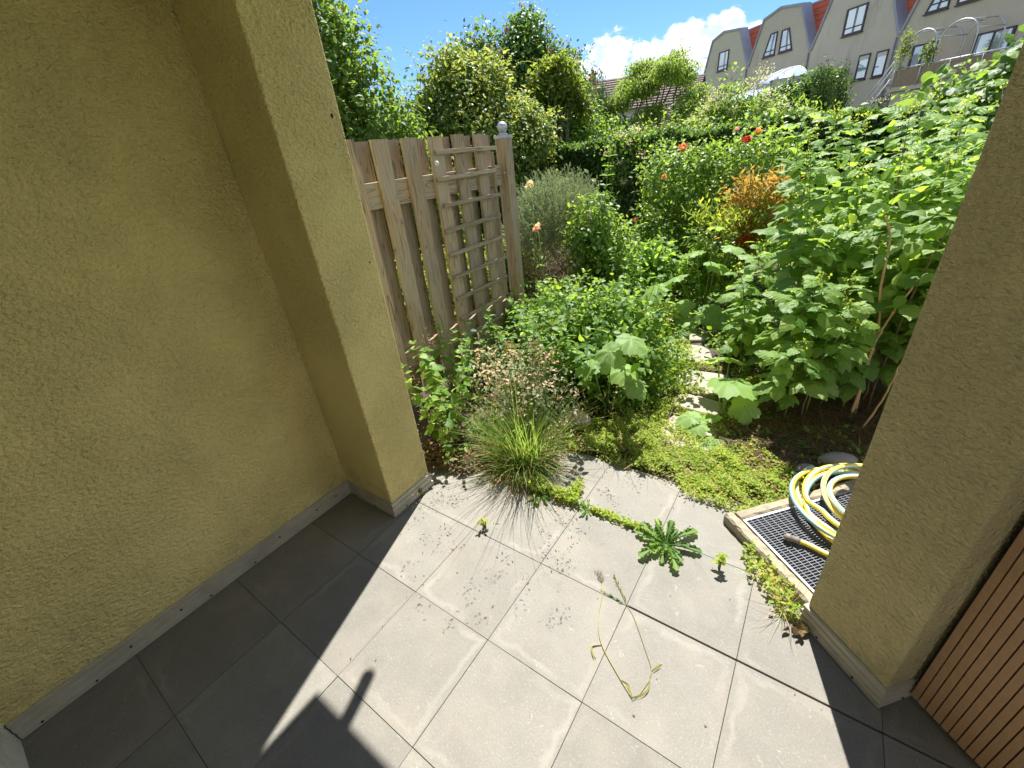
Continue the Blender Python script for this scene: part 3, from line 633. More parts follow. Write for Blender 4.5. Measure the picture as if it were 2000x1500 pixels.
def limbs(parent, base, tips, r0, m=None, name='trunk', k=6, bend=.12):
    b = MB()
    for t in tips:
        base_v, tv = Vector(base), Vector(t); P = []
        for i in range(7):
            f = i / 6; p = base_v.lerp(tv, f); p += Vector((U(-1, 1), U(-1, 1), 0)) * bend * math.sin(math.pi * f); P.append(p)
        b.tube(P, [r0 * (1 - .75 * i / 6) for i in range(7)], k)
    return b.build(name, m or M['bark'], parent)
def shoots(parent, starts, L, m, T, size, n=14, r=.004, name='shoot', up=.5):
    """long free shoots with leaves: one mesh of stems + one mesh of leaves"""
    b = MB(); P = []; D = []
    for s in starts:
        p = Vector(s[0]); d = Vector(s[1]).normalized(); pts = [p.copy()]; seg = L * U(.6, 1.2) / n
        for i in range(n):
            d = (d + Vector((U(-.2, .2), U(-.2, .2), U(-.25, .12) * 1.0))).normalized(); p = p + d * seg; pts.append(p.copy())
            for q in range(2):
                a = U(0, 6.3); P.append(tuple(p)); D.append((math.cos(a) + d.x * .6, math.sin(a) + d.y * .6, .2 + d.z * .6))
        b.tube(pts, [r * (1 - .7 * i / n) for i in range(n + 1)], 4)
    o = b.build(name, M['stemw'], parent); o['kind'] = 'stuff'; P = np.array(P); D = np.array(D)
    o2 = scatter('shoot_leaves', T, P, D, np.tile([0, 0, 1.], (len(P), 1)) + unit(len(P)) * .4, size * rng.uniform(.5, 1.2, len(P)), m, parent); o2['kind'] = 'stuff'

def tree(name, base, label, cat, group=None): return empty(name, (base[0], base[1], 0), label, cat, group)

# ------------------------------------------------------------------ background trees and shrubs (local coordinates, base at z=0)
t = tree('vine_covered_tree', (-5.75, 4.45), 'tall bright green vine covered tree rising right behind the yellow pillar', 'tree')
bl = [(.12, .02, 1.9, .80, .8, 1.45), (-.15, -.15, 2.9, .62, .62, 1.05), (-.75, -.55, 2.1, 1.0, 1.0, 2.2), (-.35, -.25, 1.5, .85, .85, 1.8), (.25, .25, 1.1, .7, .7, 1.3), (-.5, -.5, 3.6, .62, .62, 1.3), (.62, .55, 1.0, .55, .55, 1.05), (-1.2, -1.1, 2.6, 1.0, 1.0, 2.4)]
limbs(t, (-.3, -.3, 0), [(-.6, -.5, 3.2), (.2, .2, 1.8), (-.9, -.8, 3.0)], .09)
crown(bl, 75000, .075, OV, M['vine'], t, 12, .09, .35, .5)
shoots(t, [((-.35 + U(-.4, 1.1), -.3 + U(-.4, .9), U(1.2, 2.6)), (U(.2, 1), U(-.6, .4), U(-.2, .5))) for _ in range(50)], .55, M['vine'], OV, .05)
t = tree('creeper_mound', (-5.95, 7.41), 'broad rounded creeper covered tree with yellowish tips behind the board fence', 'tree')
bl = [(0, 0, 1.55, 1.05, 1.0, 1.55), (-.25, -.2, 2.35, .62, .6, .95), (.55, .5, 1.35, .75, .75, 1.25), (-.7, -.5, 1.3, .7, .7, 1.2), (.30, .2, 2.75, .36, .36, .45), (-.15, -.1, 2.95, .3, .3, .45), (.9, .75, 1.9, .38, .38, .5), (-.62, -.45, 2.3, .35, .35, .4), (-.75, -.95, 1.35, .75, .75, 1.3)]
limbs(t, (0, 0, 0), [(-.3, -.2, 2.6), (.4, .4, 2.1), (-.5, -.3, 1.8), (.1, 0, 2.8)], .10)
crown(bl, 42000, .085, OV, M['mound'], t, 12, .10, .35, .5)
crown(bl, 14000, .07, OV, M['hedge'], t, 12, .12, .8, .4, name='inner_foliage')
shoots(t, [((U(-.8, .8), U(-.8, .8), U(1.8, 2.9)), (U(-1, 1), U(-1, .2), U(.1, 1))) for _ in range(60)], .75, M['mound'], OV, .055)
t = tree('lilac_tree', (-6.6, 10.4), 'tall dark lilac tree with reddish faded flower heads behind the creeper mound', 'tree')
bl = [(.0, 0, 3.0, .85, .8, 1.25), (.55, .4, 2.7, .8, .7, 1.1), (-.65, -.45, 3.05, .62, .6, 1.15), (.1, .1, 3.8, .5, .45, .65), (.9, .6, 2.4, .6, .6, .9), (0, 0, 1.6, 1.3, 1.1, 1.5), (-1.15, -.8, 3.3, .28, .28, .75)]
limbs(t, (0, 0, 0), [(-.6, -.4, 3.6), (.1, .1, 4.1), (.7, .5, 3.4), (-1.1, -.75, 3.9), (.3, .1, 3.2)], .08)
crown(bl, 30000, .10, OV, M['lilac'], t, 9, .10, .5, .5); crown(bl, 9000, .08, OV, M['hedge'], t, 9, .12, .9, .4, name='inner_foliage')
crown([(-.95, -.65, 3.3, .5, .5, .8), (-.5, -.3, 2.7, .5, .5, .7)], 3500, .08, OV, M['mop'], t, 9, .09, .5, .5, name='yellow_leaves')
P = []; 
for _ in range(42):
    bb = bl[int(rng.integers(0, 5))]; nn = unit(1)[0]; nn[2] = abs(nn[2]); c = np.array(bb[:3]) + nn * np.array(bb[3:6]) * 1.02
    for q in range(16): P.append(c + np.array([0, 0, U(0, .17)]) + rng.normal(size=3) * .028)
P = np.array(P); o = scatter('flower_heads', DIAMOND, P, unit(len(P)) + [0, 0, .8], unit(len(P)), rng.uniform(.04, .075, len(P)), M['purple'], t); o['kind'] = 'stuff'
t = tree('mop_headed_tree', (-5.33, 9.62), 'small tree with bare twisted trunk and yellow green mop head right of the creeper mound', 'tree')
limbs(t, (0, 0, 0), [(.02 + .30 * math.cos(a), .30 * math.sin(a), 2.5 + .25 * math.sin(a * 3)) for a in np.linspace(0, 6, 13)], .055, bend=.03)
b = MB(); b.tube([(0, 0, -.05), (.02, .01, .7), (-.02, .02, 1.3), (.01, 0, 1.75)], [.09, .075, .07, .09], 10); b.build('trunk', M['bark'], t)
crown([(0, 0, 2.78, .42, .4, .30), (.34, .18, 2.6, .26, .25, .30), (-.32, -.18, 2.75, .25, .22, .34), (.12, 0, 3.1, .2, .2, .22), (-.15, -.1, 3.05, .18, .18, .2), (.5, .3, 2.35, .16, .16, .22)], 5200, .085, OV, M['mop'], t, 9, .07, .6, .2, lump=.25)
crown([(0, 0, 2.2, .40, .4, .45)], 750, .08, OV, M['lilac'], t, 6, .07, .9, .5, name='lower_foliage')
for i, (x, y, bl_, m_, n_, sz, lb, nm) in enumerate([
    (-5.15, 10.7, [(0, 0, 1.0, .9, .8, 1.35), (.6, .3, .8, .6, .5, 1.2)], 'green', 9000, .09, 'low green bush between the mop headed tree and the dark conifer', 'green_bush'),
    (-6.6, 14.5, [(0, 0, 1.6, .42, .42, 1.75)], 'conifer', 9000, .10, 'dark bluish conifer standing in front of the far brown roof', 'conifer_tree'),
    (-3.1, 12.0, [(0, 0, .9, 1.3, .8, 1.15), (-1.1, -.3, .8, .8, .7, 1.05)], 'sumac', 9000, .09, 'light green low bush in front of the spreading sumac', 'green_bush'),
    (-2.43, 13.8, [(0, 0, 1.2, 1.0, .8, 1.35), (.8, .1, 1.0, .6, .6, 1.1), (-.55, 0, 1.3, .6, .5, .95)], 'green', 14000, .10, 'large rounded shrub with creamy flower heads in front of the grey row houses', 'flowering_shrub'),
    (-1.75, 19.9, [(0, 0, 2.0, 1.15, .8, .85), (-.3, 0, 1.2, .9, .7, 1.2), (.8, 0, 2.4, .5, .5, .55)], 'hedge', 12000, .13, 'dark ivy clad shrub below the glass canopy of the row houses', 'ivy_shrub'),
    (-.92, 18.0, [(0, 0, 1.3, .26, .26, 1.65)], 'thuja', 6000, .09, 'taller left one of two dark columnar thujas by the row houses', 'columnar_thuja'),
    (-.52, 18.5, [(0, 0, 1.3, .22, .22, 1.5)], 'thuja', 5000, .09, 'shorter right one of two dark columnar thujas by the row houses', 'columnar_thuja'),
    (-.75, 8.3, [(0, 0, 1.15, .55, .5, .75), (.45, .1, 1.0, .5, .4, .7), (-.45, 0, .9, .5, .4, .8)], 'green', 5500, .085, 'glossy green shrub above the hedge left of the raspberry thicket', 'green_shrub'),
    (2.6, 16.0, [(0, 0, 1.2, 1.6, .8, 1.1)], 'green', 7000, .12, 'shrub mass at the foot of the metal garden stairs', 'green_shrub'),
    (-8.8, 13.0, [(0, 0, 1.6, 1.8, 1.2, 1.9)], 'lilac', 9000, .12, 'dark tree mass behind the creeper mound and lilac', 'tree'),
    (-9.5, 7.5, [(0, 0, 1.5, 1.8, 1.5, 1.5)], 'vine', 9000, .12, 'leafy shrub mass behind the vine covered tree', 'shrub')]):
    t = tree(nm, (x, y), lb, nm.split('_')[-1] if nm != 'tree' else 'tree')
    limbs(t, (0, 0, -.05), [(bl_[j][0] * .8, bl_[j][1] * .8, bl_[j][2] + bl_[j][5] * .6) for j in range(len(bl_))], .05)
    crown(bl_, n_, sz, NARROW if m_ in ('conifer', 'thuja') else OV, M[m_], t, 9, sz * 1.1, .45, 0 if m_ in ('conifer', 'thuja') else .35, updir=.8 if m_ in ('conifer', 'thuja') else 0)
    if 'creamy' in lb: crown([(a, b_, c + .06, d, e, f) for a, b_, c, d, e, f in bl_], 9000, .055, DIAMOND, M['cream'], t, 40, .075, .08, 0, zmin=1.3, name='flower_heads')
t = tree('sumac_tree', (-5.0, 15.1), 'spreading light green tree with bare dark branches in front of the far brown roof', 'tree')
tips = [(math.cos(a) * r_, math.sin(a) * r_ * .7, z) for a, r_, z in [(0, 1.1, 2.6), (.8, .9, 3.2), (1.7, .5, 3.4), (2.6, 1.0, 3.1), (3.4, 1.2, 2.7), (4.4, .7, 3.0), (5.3, .9, 3.3), (.3, .45, 3.5), (3.0, .5, 3.45), (3.6, 1.25, 2.1), (5.9, 1.2, 2.2), (4.7, .6, 2.3)]]
limbs(t, (0, 0, 0), tips, .055, bend=.22)
crown([(x, y, z - .05, .48, .40, .24) for x, y, z in tips], 15000, .10, ovate(.2, .3), M['sumac'], t, 10, .08, .7, .5)
# clipped hedge: core and leaf skin per run
def hedge(p, q, w, h, label, n):
    p = Vector((p[0], p[1], 0)); q = Vector((q[0], q[1], 0)); L = (q - p).length; d = (q - p) / L; nn = Vector((-d.y, d.x, 0))
    t = empty('clipped_hedge', tuple(p), label, 'hedge', 'clipped hedge around the garden')
    R = lambda a, b_, z: tuple(d * a + nn * b_ + Vector((0, 0, z)))
    b = MB(); b.box((.05, -w / 2 + .12, 0), (L - .05, w / 2 - .12, h - .12), R); b.build('core', M['thuja'], t)
    a = rng.random(n) * L; side = rng.random(n)
    P = np.zeros((n, 3)); O = np.zeros((n, 3)); dd = np.array(d); nv = np.array(nn)
    wob = .03 * np.sin(a * 3.1) + .03 * np.sin(a * 7.7 + 1)
    top = side > .55; sgn = np.where(rng.random(n) > .25, -1, 1)
    lat = np.where(top, rng.uniform(-w / 2, w / 2, n), sgn * (w / 2 + wob + np.abs(rng.normal(size=n)) * -.05 + rng.normal(size=n) * .02))
    z = np.where(top, h + wob + rng.normal(size=n) * .03, rng.random(n) * h)
    P = dd[None] * a[:, None] + nv[None] * lat[:, None]; P[:, 2] = z
    O[top] = [0, 0, 1]; O[~top] = nv[None] * sgn[~top][:, None]
    Dd = O * .6 + unit(n) + [0, 0, .25]; o = scatter('foliage', OV, P, Dd, O + unit(n) * .7 + [0, 0, .4], .055 * rng.uniform(.6, 1.3, n), M['hedge'], t); o['kind'] = 'stuff'
    return t
hedge((-7.4, 10.2), (-3.2, 8.35), .9, 1.60, 'clipped dark green hedge with flat bright top behind the grey bush', 46000)
hg = hedge((-3.25, 8.0), (1.9, 8.75), .9, 1.62, 'clipped dark green hedge behind the rose bushes at the centre', 46000)
hedge((1.4, 7.2), (3.6, 5.2), .8, 1.45, 'clipped hedge closing the garden on the far right behind the raspberries', 12000)
t = tree('white_flowered_shrub', (-2.9, 7.55), 'thin climbing stems with small white flower clusters hanging over the dark hedge', 'shrub')
limbs(t, (0, 0, 0), [(.1, .1, 1.7), (-.25, .05, 1.55), (.3, 0, 1.5)], .012, M['stemw'])
crown([(0, 0, 1.6, .5, .2, .22), (-.1, -.05, 1.25, .4, .15, .2)], 900, .055, OV, M['green'], t, 8, .06, .9)
for (x, y, z) in [(-.12, -.05, 1.74), (.06, -.05, 1.62), (-.3, -.1, 1.5), (.25, -.1, 1.42), (-.08, -.15, 1.33), (.15, -.1, 1.78), (.02, -.2, 1.05)]:
    k = 60; P = np.array([x, y, z]) + rng.normal(size=(k, 3)) * [.05, .05, .03]
    scatter('flower_cluster', DIAMOND, P, unit(k), unit(k) + [0, 0, 1], .028 * rng.uniform(.6, 1.2, k), M['rosewhite'], t)['kind'] = 'stuff'

# ------------------------------------------------------------------ garden plants
def blades(name, base, n, L, m, parent, lean=.7, r0=.08, w=.004, seg=5, drp=.5, up=1.0, kind='stuff'):
    a = rng.random(n) * 2 * math.pi; rr = r0 * np.sqrt(rng.random(n)); p = np.stack([base[0] + rr * np.cos(a), base[1] + rr * np.sin(a), np.full(n, base[2])], 1)
    az = a + rng.normal(size=n) * .85; ln = np.abs(rng.normal(size=n)) * lean * .6 + rr / r0 * lean * .5
    h = np.stack([np.cos(az), np.sin(az), np.zeros(n)], 1); LL = L * rng.uniform(.45, 1.1, n); V = np.zeros((n, (seg + 1) * 2, 3)); side = np.stack([-np.sin(az), np.cos(az), np.zeros(n)], 1)
    cur = p.copy(); ang = ln.copy()
    for k in range(seg + 1):
        ww = w * (1 - (k / seg) ** 1.6 * .92); V[:, 2 * k] = cur - side * ww; V[:, 2 * k + 1] = cur + side * ww
        st = LL / seg; cur = cur + h * (np.sin(ang) * st)[:, None]; cur[:, 2] += np.cos(ang) * st * up; ang = ang + drp * ln / seg * 2.2 + .05
    V[:, :, 2] = np.maximum(V[:, :, 2], .004)
    F = [(2 * k, 2 * k + 1, 2 * k + 3, 2 * k + 2) for k in range(seg)]
    o = link(name, fast_mesh(name, V.reshape(-1, 3), F, (seg + 1) * 2, n, m), parent)
    if kind: o['kind'] = kind
    return o, cur
# grass tuft with seed stalks beside the pillar
t = tree('grass_tuft', (-1.22, 1.60), 'big arching grass tuft growing at the edge of the tiles right of the pillar', 'grass')
blades('blades', (0, 0, 0), 420, .30, M['blade'], t, .95, .13, .0032); blades('blades', (.05, .03, 0), 330, .50, M['blade'], t, .5, .10, .0028, 6, .4); blades('blades', (-.08, .05, 0), 160, .40, M['blade'], t, .7, .07, .0030, 6, .5)
blades('dry_blades', (0, 0, 0), 330, .30, M['dry'], t, 1.1, .10, .0022)
o, tips_ = blades('seed_stalks', (0, 0, .02), 90, .74, M['blade'], t, .68, .07, .0012, 7, .3)
q = 14; P = np.repeat(tips_, q, 0) + rng.normal(size=(len(tips_) * q, 3)) * [.022, .022, .03]; P = P[P[:, 2] > .01]
o = scatter('seed_heads', NARROW, P, unit(len(P)) + [0, 0, .4], unit(len(P)), .016 * rng.uniform(.7, 1.4, len(P)), M['dry'], t); o['kind'] = 'stuff'
# pink flowered plant behind the tuft
t = tree('pink_flowered_plant', (-1.42, 1.98), 'airy plant with many small pinkish beige flowers behind the grass tuft', 'plant')
b = MB(); P = []; 
for i in range(46):
    a = U(0, 6.3); r_ = U(.08, .34); h = U(.30, .58); tip = Vector((r_ * math.cos(a), r_ * math.sin(a), h)); b.tube([(0, 0, 0), tuple(tip * .55 + Vector((0, 0, .06))), tuple(tip)], [.003, .002, .001], 4)
    for q in range(7): P.append(tip + Vector((U(-.05, .05), U(-.05, .05), U(-.10, .03))))
b.build('stems', M['stem'], t); P = np.array([tuple(p) for p in P])
o = scatter('flowers', OVW, P, unit(len(P)) + [0, 0, -.5], unit(len(P)) + [0, 0, .6], .022 * rng.uniform(.7, 1.3, len(P)), M['pink'], t); o['kind'] = 'stuff'
o = scatter('flowers', OVW, P + rng.normal(size=P.shape) * .006, unit(len(P)) + [0, 0, -.2], unit(len(P)), .02 * rng.uniform(.7, 1.3, len(P)), M['pink'], t); o['kind'] = 'stuff'
crown([(.12, -.3, .10, .22, .16, .10), (-.1, -.28, .08, .16, .14, .1)], 900, .03, OV, M['green'], t, 8, .05, .9, .1, name='low_leaves'); crown([(0, 0, .28, .34, .3, .28)], 2600, .026, OV, M['rosemary'], t, 8, .04, .9, .1)
# leafy stems at the foot of the fence
def opp_plant(name, x, y, h, nst, m, T, size, label, cat, group, rad=.1, lean=.25, step=.055, parts=True, mats='stem', fill=0):
    t = tree(name, (x, y), label, cat, group); tm = [fast_mesh('leaf', np.array(T[0]), T[1], len(T[0]), 1, m, True)]
    b = MB(); Ps = []; Ds = []; Us = []; Ss = []
    for s in range(nst):
        a = U(0, 6.3); r_ = rad * math.sqrt(U(0, 1)); p0 = Vector((r_ * math.cos(a), r_ * math.sin(a), 0)); hh = h * U(.65, 1.05)
        tip = p0 + Vector((U(-lean, lean) * hh + p0.x * .8, U(-lean, lean) * hh + p0.y * .8, hh)); pts = [p0.lerp(tip, f) + Vector((0, 0, .04 * math.sin(f * 3.14))) for f in (0, .33, .66, 1)]
        b.tube(pts, [.0035, .003, .0022, .0012], 5); z = .22; tw = U(0, 3)
        while z < 1:
            c = p0.lerp(tip, z) + Vector((0, 0, .04 * math.sin(z * 3.14))); tw += 1.57 + U(-.3, .3)
            for sgn in (0, math.pi):
                aa = tw + sgn; Ps.append(tuple(c)); up_ = .35 if z > .9 else -.25
                Ds.append((math.cos(aa), math.sin(aa), up_ + U(-.25, .35))); Us.append((U(-.35, .35), U(-.35, .35), 1)); Ss.append(size * U(.65, 1.15) * (1 - .45 * max(0, z - .7) / .3))
            z += step / hh * U(.8, 1.2)
        for q in range(4): Ps.append(tuple(tip)); aa = q * 1.57 + tw; Ds.append((math.cos(aa), math.sin(aa), .9)); Us.append((-math.cos(aa), -math.sin(aa), 1)); Ss.append(size * .42)
    b.build('stems', M[mats], t)
    idx = list(range(len(Ps))); lim = 290 if parts else 0
    order = rng.permutation(len(Ps)) if len(Ps) > lim else np.arange(len(Ps))
    for i in order[:lim]:
        link('leaf', tm[0], t, rmat(Ps[i], Ds[i], Us[i], Ss[i]))
    rest = order[lim:]
    if len(rest): 
        o = scatter('leafage', T, np.array(Ps)[rest], np.array(Ds)[rest], np.array(Us)[rest], np.array(Ss)[rest], m, t, True); o['kind'] = 'stuff'
    return t
GS = 'leafy stems along the foot of the fence'
opp_plant('leafy_plant', -1.74, 1.52, .62, 5, M['bush'], OVW, .085, 'leafy plant close against the garden side of the yellow pillar', 'plant', GS, .10)
opp_plant('leafy_plant', -1.98, 1.78, .66, 6, M['bush'], OVW, .09, 'leafy plant against the first fence boards right of the pillar', 'plant', GS, .14)
opp_plant('leafy_plant', -1.98, 2.30, .60, 9, M['bush'], OV, .075, 'leafy plant in front of the fence left of the trellis foot', 'plant', GS, .18)
opp_plant('leafy_plant', -1.80, 2.62, .55, 9, M['bush'], OV, .07, 'leafy plant covering the foot of the wooden trellis', 'plant', GS, .18)
opp_plant('low_plant', -1.62, 1.42, .22, 7, M['green'], OV, .045, 'low small leaved plant at the pillar corner on dark litter', 'plant', None, .10, .4)
# rounded bush with opposite leaves at the centre
t = opp_plant('leafy_bush', -1.22, 2.68, .78, 60, M['bush'], OV, .085, 'dense rounded bright green bush at the centre between fence post and stone path', 'bush', None, .36, .28, .06)
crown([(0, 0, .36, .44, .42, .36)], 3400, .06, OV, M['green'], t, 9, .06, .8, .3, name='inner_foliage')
crown([(.28, -.12, .18, .34, .32, .2), (.35, .3, .16, .3, .4, .2)], 3200, .032, OV, M['green'], t, 9, .045, .8, .2, name='lower_foliage')
# large lobed leaves
LOB = [fast_mesh('lobed_leaf', np.array(x[0]), x[1], len(x[0]), 1, M['bigleaf'], True) for x in (lobed(1), lobed(2, 5, .06, .22), lobed(3, 7, .07, .3))]
def lobed_plant(name, base, leaves, label, cat='plant', group=None):
    t = tree(name, base, label, cat, group); b = MB()
    for i, (x, y, z, s, dx, dy, tilt) in enumerate(leaves):
        L = Vector((x - base[0], y - base[1], z)); b.tube([(0, 0, -.02), tuple(L * .5 + Vector((0, 0, -.02))), tuple(L)], [.006, .005, .004], 6)
        link('leaf', LOB[i % 3], t, rmat(tuple(L), (dx, dy, -tilt), (tilt * dx + U(-.1, .1), tilt * dy + U(-.1, .1), 1), s))
    b.build('leaf_stalks', M['stem'], t); return t
lobed_plant('lobed_leaf_plant', (-.30, 2.52), [(-.30, 2.60, .27, .28, .7, -.5, -.1), (-.42, 2.86, .29, .2, -.4, .6, .3), (-.36, 2.92, .27, .17, .5, .7, .2), (-.19, 2.56, .14, .17, .3, -1, .9), (-.46, 2.38, .09, .15, -.8, -.3, .3), (-.40, 2.34, .07, .13, -.1, -1, .2), (-.30, 2.27, .03, .17, .3, -.6, .0), (-.34, 2.45, .08, .12, -.7, .3, .1)],
            'plant with large pale lobed leaves leaning over the stone path near the soil bed')
lobed_plant('lobed_leaf_plant', (-.98, 2.32), [(-.90, 2.16, .55, .20, -.2, -1, .8), (-.80, 2.22, .62, .19, .8, -.3, .3), (-1.0, 2.12, .47, .17, -.8, -.6, .5), (-.84, 2.20, .42, .17, .5, -.8, .4), (-.75, 2.16, .36, .15, .9, -.3, .5)],
            'plant with pale lobed leaves at the lower right of the rounded bush')
lobed_plant('tall_lobed_plant', (-.82, 4.25), [(-1.20, 4.0, .38, .30, -.9, -.7, .5), (-1.05, 4.1, .47, .25, -.8, .2, .3), (-.75, 4.18, .58, .24, .8, -.3, .2), (-.98, 4.1, .2, .24, -.6, -1, .5), (-.66, 4.25, .72, .2, .8, .2, .1), (-.95, 4.3, .66, .2, -.9, .2, .1), (-.5, 4.2, .66, .2, 1, -.1, .2), (-.7, 4.0, .2, .26, .4, -1, .6), (-.9, 4.0, .12, .26, -.2, -1, .5), (-.55, 4.0, .15, .24, .8, -.8, .5), (-.8, 4.2, .9, .14, .2, .9, .2)],
            'tall single stemmed plant with big lobed leaves beyond the stone path')
t = tree('pale_yellow_shrub', (-.88, 4.62), 'shrub with feathery yellow green shoots left of the orange leaved shrub', 'shrub')
crown([(0, 0, .85, .16, .14, .16), (-.14, 0, .92, .10, .1, .12), (.16, 0, .9, .1, .1, .12)], 420, .055, ovate(.16, .1), M['fern'], t, 8, .05, .6, 0, updir=.9); crown([(0, 0, .5, .24, .2, .36)], 1100, .06, OV, M['rose'], t, 8, .05, .8, .2, name='green_leaves'); limbs(t, (0, 0, 0), [(0, 0, .8), (-.1, 0, .9), (.12, 0, .85)], .01, M['stemw'])
t = tree('orange_leaved_shrub', (-.60, 5.0), 'shrub with orange and red young leaves in front of the raspberry thicket', 'shrub')
crown([(0, 0, .86, .30, .25, .30), (-.1, 0, 1.08, .2, .15, .15), (.2, 0, 1.12, .15, .15, .14)], 1700, .06, ovate(.16, .1), M['nandina'], t, 8, .05, .6, 0, updir=.35)
crown([(-.05, -.14, .66, .1, .08, .16)], 320, .03, DIAMOND, M['redleaf'], t, 8, .025, .9, name='red_spray'); limbs(t, (0, 0, 0), [(0, 0, .9), (-.15, 0, 1.05), (.15, 0, 1.1)], .01, M['stemw']); crown([(0, .05, .8, .3, .25, .35)], 900, .06, ovate(.18, .1), M['rose'], t, 8, .05, .8, 0, updir=.3, name='green_leaves')
# grey needle bush beyond the fence
t = tree('grey_green_bush', (-2.55, 4.5), 'feathery grey green bush right of the fence post', 'bush')
limbs(t, (0, 0, 0), [(a, b_, .8) for a, b_ in ((.3, 0), (-.3, .1), (0, .3), (.1, -.3), (-.2, -.2))], .015, M['stemw'])
n = 1500; nn = unit(n); nn[:, 2] = np.abs(nn[:, 2]); P0 = nn * [.55, .5, .62] * rng.uniform(.55, 1, (n, 1)) + [0, 0, .62]; dirs = nn * [.5, .5, .35] + [0, 0, .75] + rng.normal(size=(n, 3)) * .18; dirs /= np.linalg.norm(dirs, axis=1, keepdims=True)
q = 26; tt = np.tile(np.linspace(0, 1, q), n); P = np.repeat(P0, q, 0) + np.repeat(dirs, q, 0) * (tt * .26)[:, None]; D = np.repeat(dirs, q, 0) + unit(n * q) * .8
o = scatter('foliage', NARROW, P, D, unit(n * q), .03 * rng.uniform(.7, 1.3, n * q), M['rosemary'], t); o['kind'] = 'stuff'
crown([(0, 0, .52, .52, .48, .5)], 16000, .03, NARROW, M['brownneedle'], t, 14, .05, .5, .9, name='dry_underside')
# roses
def bloom(parent, c, r, m, nrm=(0, -.6, .6)):
    n = 26; a = rng.random(n) * 6.3; k = np.linspace(.2, 1, n); P = np.zeros((n, 3)); nv = np.array(nrm); nv = nv / np.linalg.norm(nv); u = np.cross(nv, [1, 0, .1]); u /= np.linalg.norm(u); v = np.cross(nv, u)
    rad = u[None] * np.cos(a)[:, None] + v[None] * np.sin(a)[:, None]
    P = np.array(c)[None] + rad * (r * .35 * k)[:, None]; D = rad * k[:, None] + nv[None] * (1.15 - k)[:, None]; Up = nv[None] - rad * .8
    T = ovate(.5, -.25, .02); return scatter('flower', T, P, D, Up, r * (.5 + .4 * k), m, parent, True)
t = tree('rose_bush', (-1.95, 4.15), 'bright green rose bush climbing a short post right of the grey bush', 'rose bush')
crown([(0, 0, .85, .26, .24, .36), (.02, 0, .5, .25, .25, .4), (.2, .0, .3, .35, .3, .3), (.3, -.1, .6, .18, .18, .4)], 6500, .05, OV, M['rose'], t, 8, .05, .7, .3); limbs(t, (0, 0, 0), [(0, 0, 1.1), (.1, 0, .9), (-.1, .1, .8)], .012, M['stemw'])
b = MB(); b.tube([(-.05, .05, 0), (-.05, .05, 1.05)], .025, 8); b.build('stake', M['fence'], t)
t = tree('rose_shoot', (-1.92, 4.2), 'single tall rose shoot with paired leaves rising before the dark hedge', 'rose')
pts = [(0, 0, .3), (.03, 0, .76), (.07, .03, 1.1), (.10, .04, 1.42), (.12, .04, 1.66)]; b = MB(); b.tube(pts, [.006, .005, .004, .003, .002], 6); b.ball((.12, .04, 1.67), .016, 8, 6, sc=(1, 1, 1.4)); b.build('stem', M['stem'], t)
LR = fast_mesh('leaf', np.array(OV[0]), OV[1], len(OV[0]), 1, M['bush'], True)
for z in np.linspace(.7, 1.6, 12):
    for s in (-1, 1, 0): link('leaf', LR, t, rmat((.02 + .1 * (z - .6), .03, z), (s + U(-.4, .4), U(-.6, .2) - (0 if s else .6), U(-.1, .4)), (U(-.3, .3), U(-.3, .3), 1), .085 * U(.7, 1.1)))
for (x, y, z, m_, lb, r_) in [(-2.27, 3.64, .98, 'rosepink', 'single pale pink rose on a thin stem right of the fence post', .05), (-2.47, 3.87, 1.33, 'rosewhite', 'single creamy white rose in front of the grey bush', .055)]:
    t = tree('single_rose', (x, y), lb, 'rose'); b = MB(); b.tube([(0, .02, 0), (.02, .02, z * .5), (0, 0, z - .02)], [.006, .005, .003], 6); b.build('stem', M['stem'], t); bloom(t, (0, 0, z), r_, M[m_])
    for k in range(9): link('leaf', LR, t, rmat((0, 0, z * U(.3, .85)), (U(-1, 1), U(-1, .4), U(-.2, .3)), (U(-.3, .3), U(-.3, .3), 1), .065 * U(.7, 1.1)))
t = tree('rose_bush', (-1.30, 5.95), 'large rose bush with orange and red blooms in front of the hedge', 'rose bush')
RB = [(0, 0, .95, .65, .45, .6), (-.4, -.1, 1.15, .4, .35, .4), (.5, 0, 1.2, .5, .4, .42), (.1, 0, .5, .7, .5, .5)]
crown(RB, 13000, .052, OV, M['rose'], t, 8, .055, .55, .3); limbs(t, (0, 0, 0), [(-.3, 0, 1.3), (.2, 0, 1.4), (.5, 0, 1.3), (0, -.2, 1.0)], .014, M['stemw'])
shoots(t, [((U(-.6, .6), U(-.3, .2), U(1.1, 1.4)), (U(-.4, .4), U(-.4, .2), 1)) for _ in range(9)], .35, M['bush'], OV, .06, 6)
for (x, y, z, m_, r_) in [(-.13, -.62, 1.50, 'roseorange', .06), (.46, -.5, 1.52, 'rosered', .05), (.55, -.45, 1.58, 'roseorange', .045), (-.35, -.5, 1.22, 'roseorange', .035), (.35, -.5, 1.62, 'rosepink', .03)]: bloom(t, (x, y, z), r_, M[m_])
t = tree('rose_bush', (-1.75, 5.3), 'small thin rose bush with reddish buds beside the dark hedge foot', 'rose bush')
crown([(0, 0, .75, .22, .18, .28), (.1, 0, .4, .25, .2, .35)], 1100, .05, OV, M['rose'], t, 7, .05, .8, .3); limbs(t, (0, 0, 0), [(-.1, 0, .95), (.1, 0, .9)], .008, M['stemw']); bloom(t, (-.12, -.1, .8), .035, M['roseorange'])
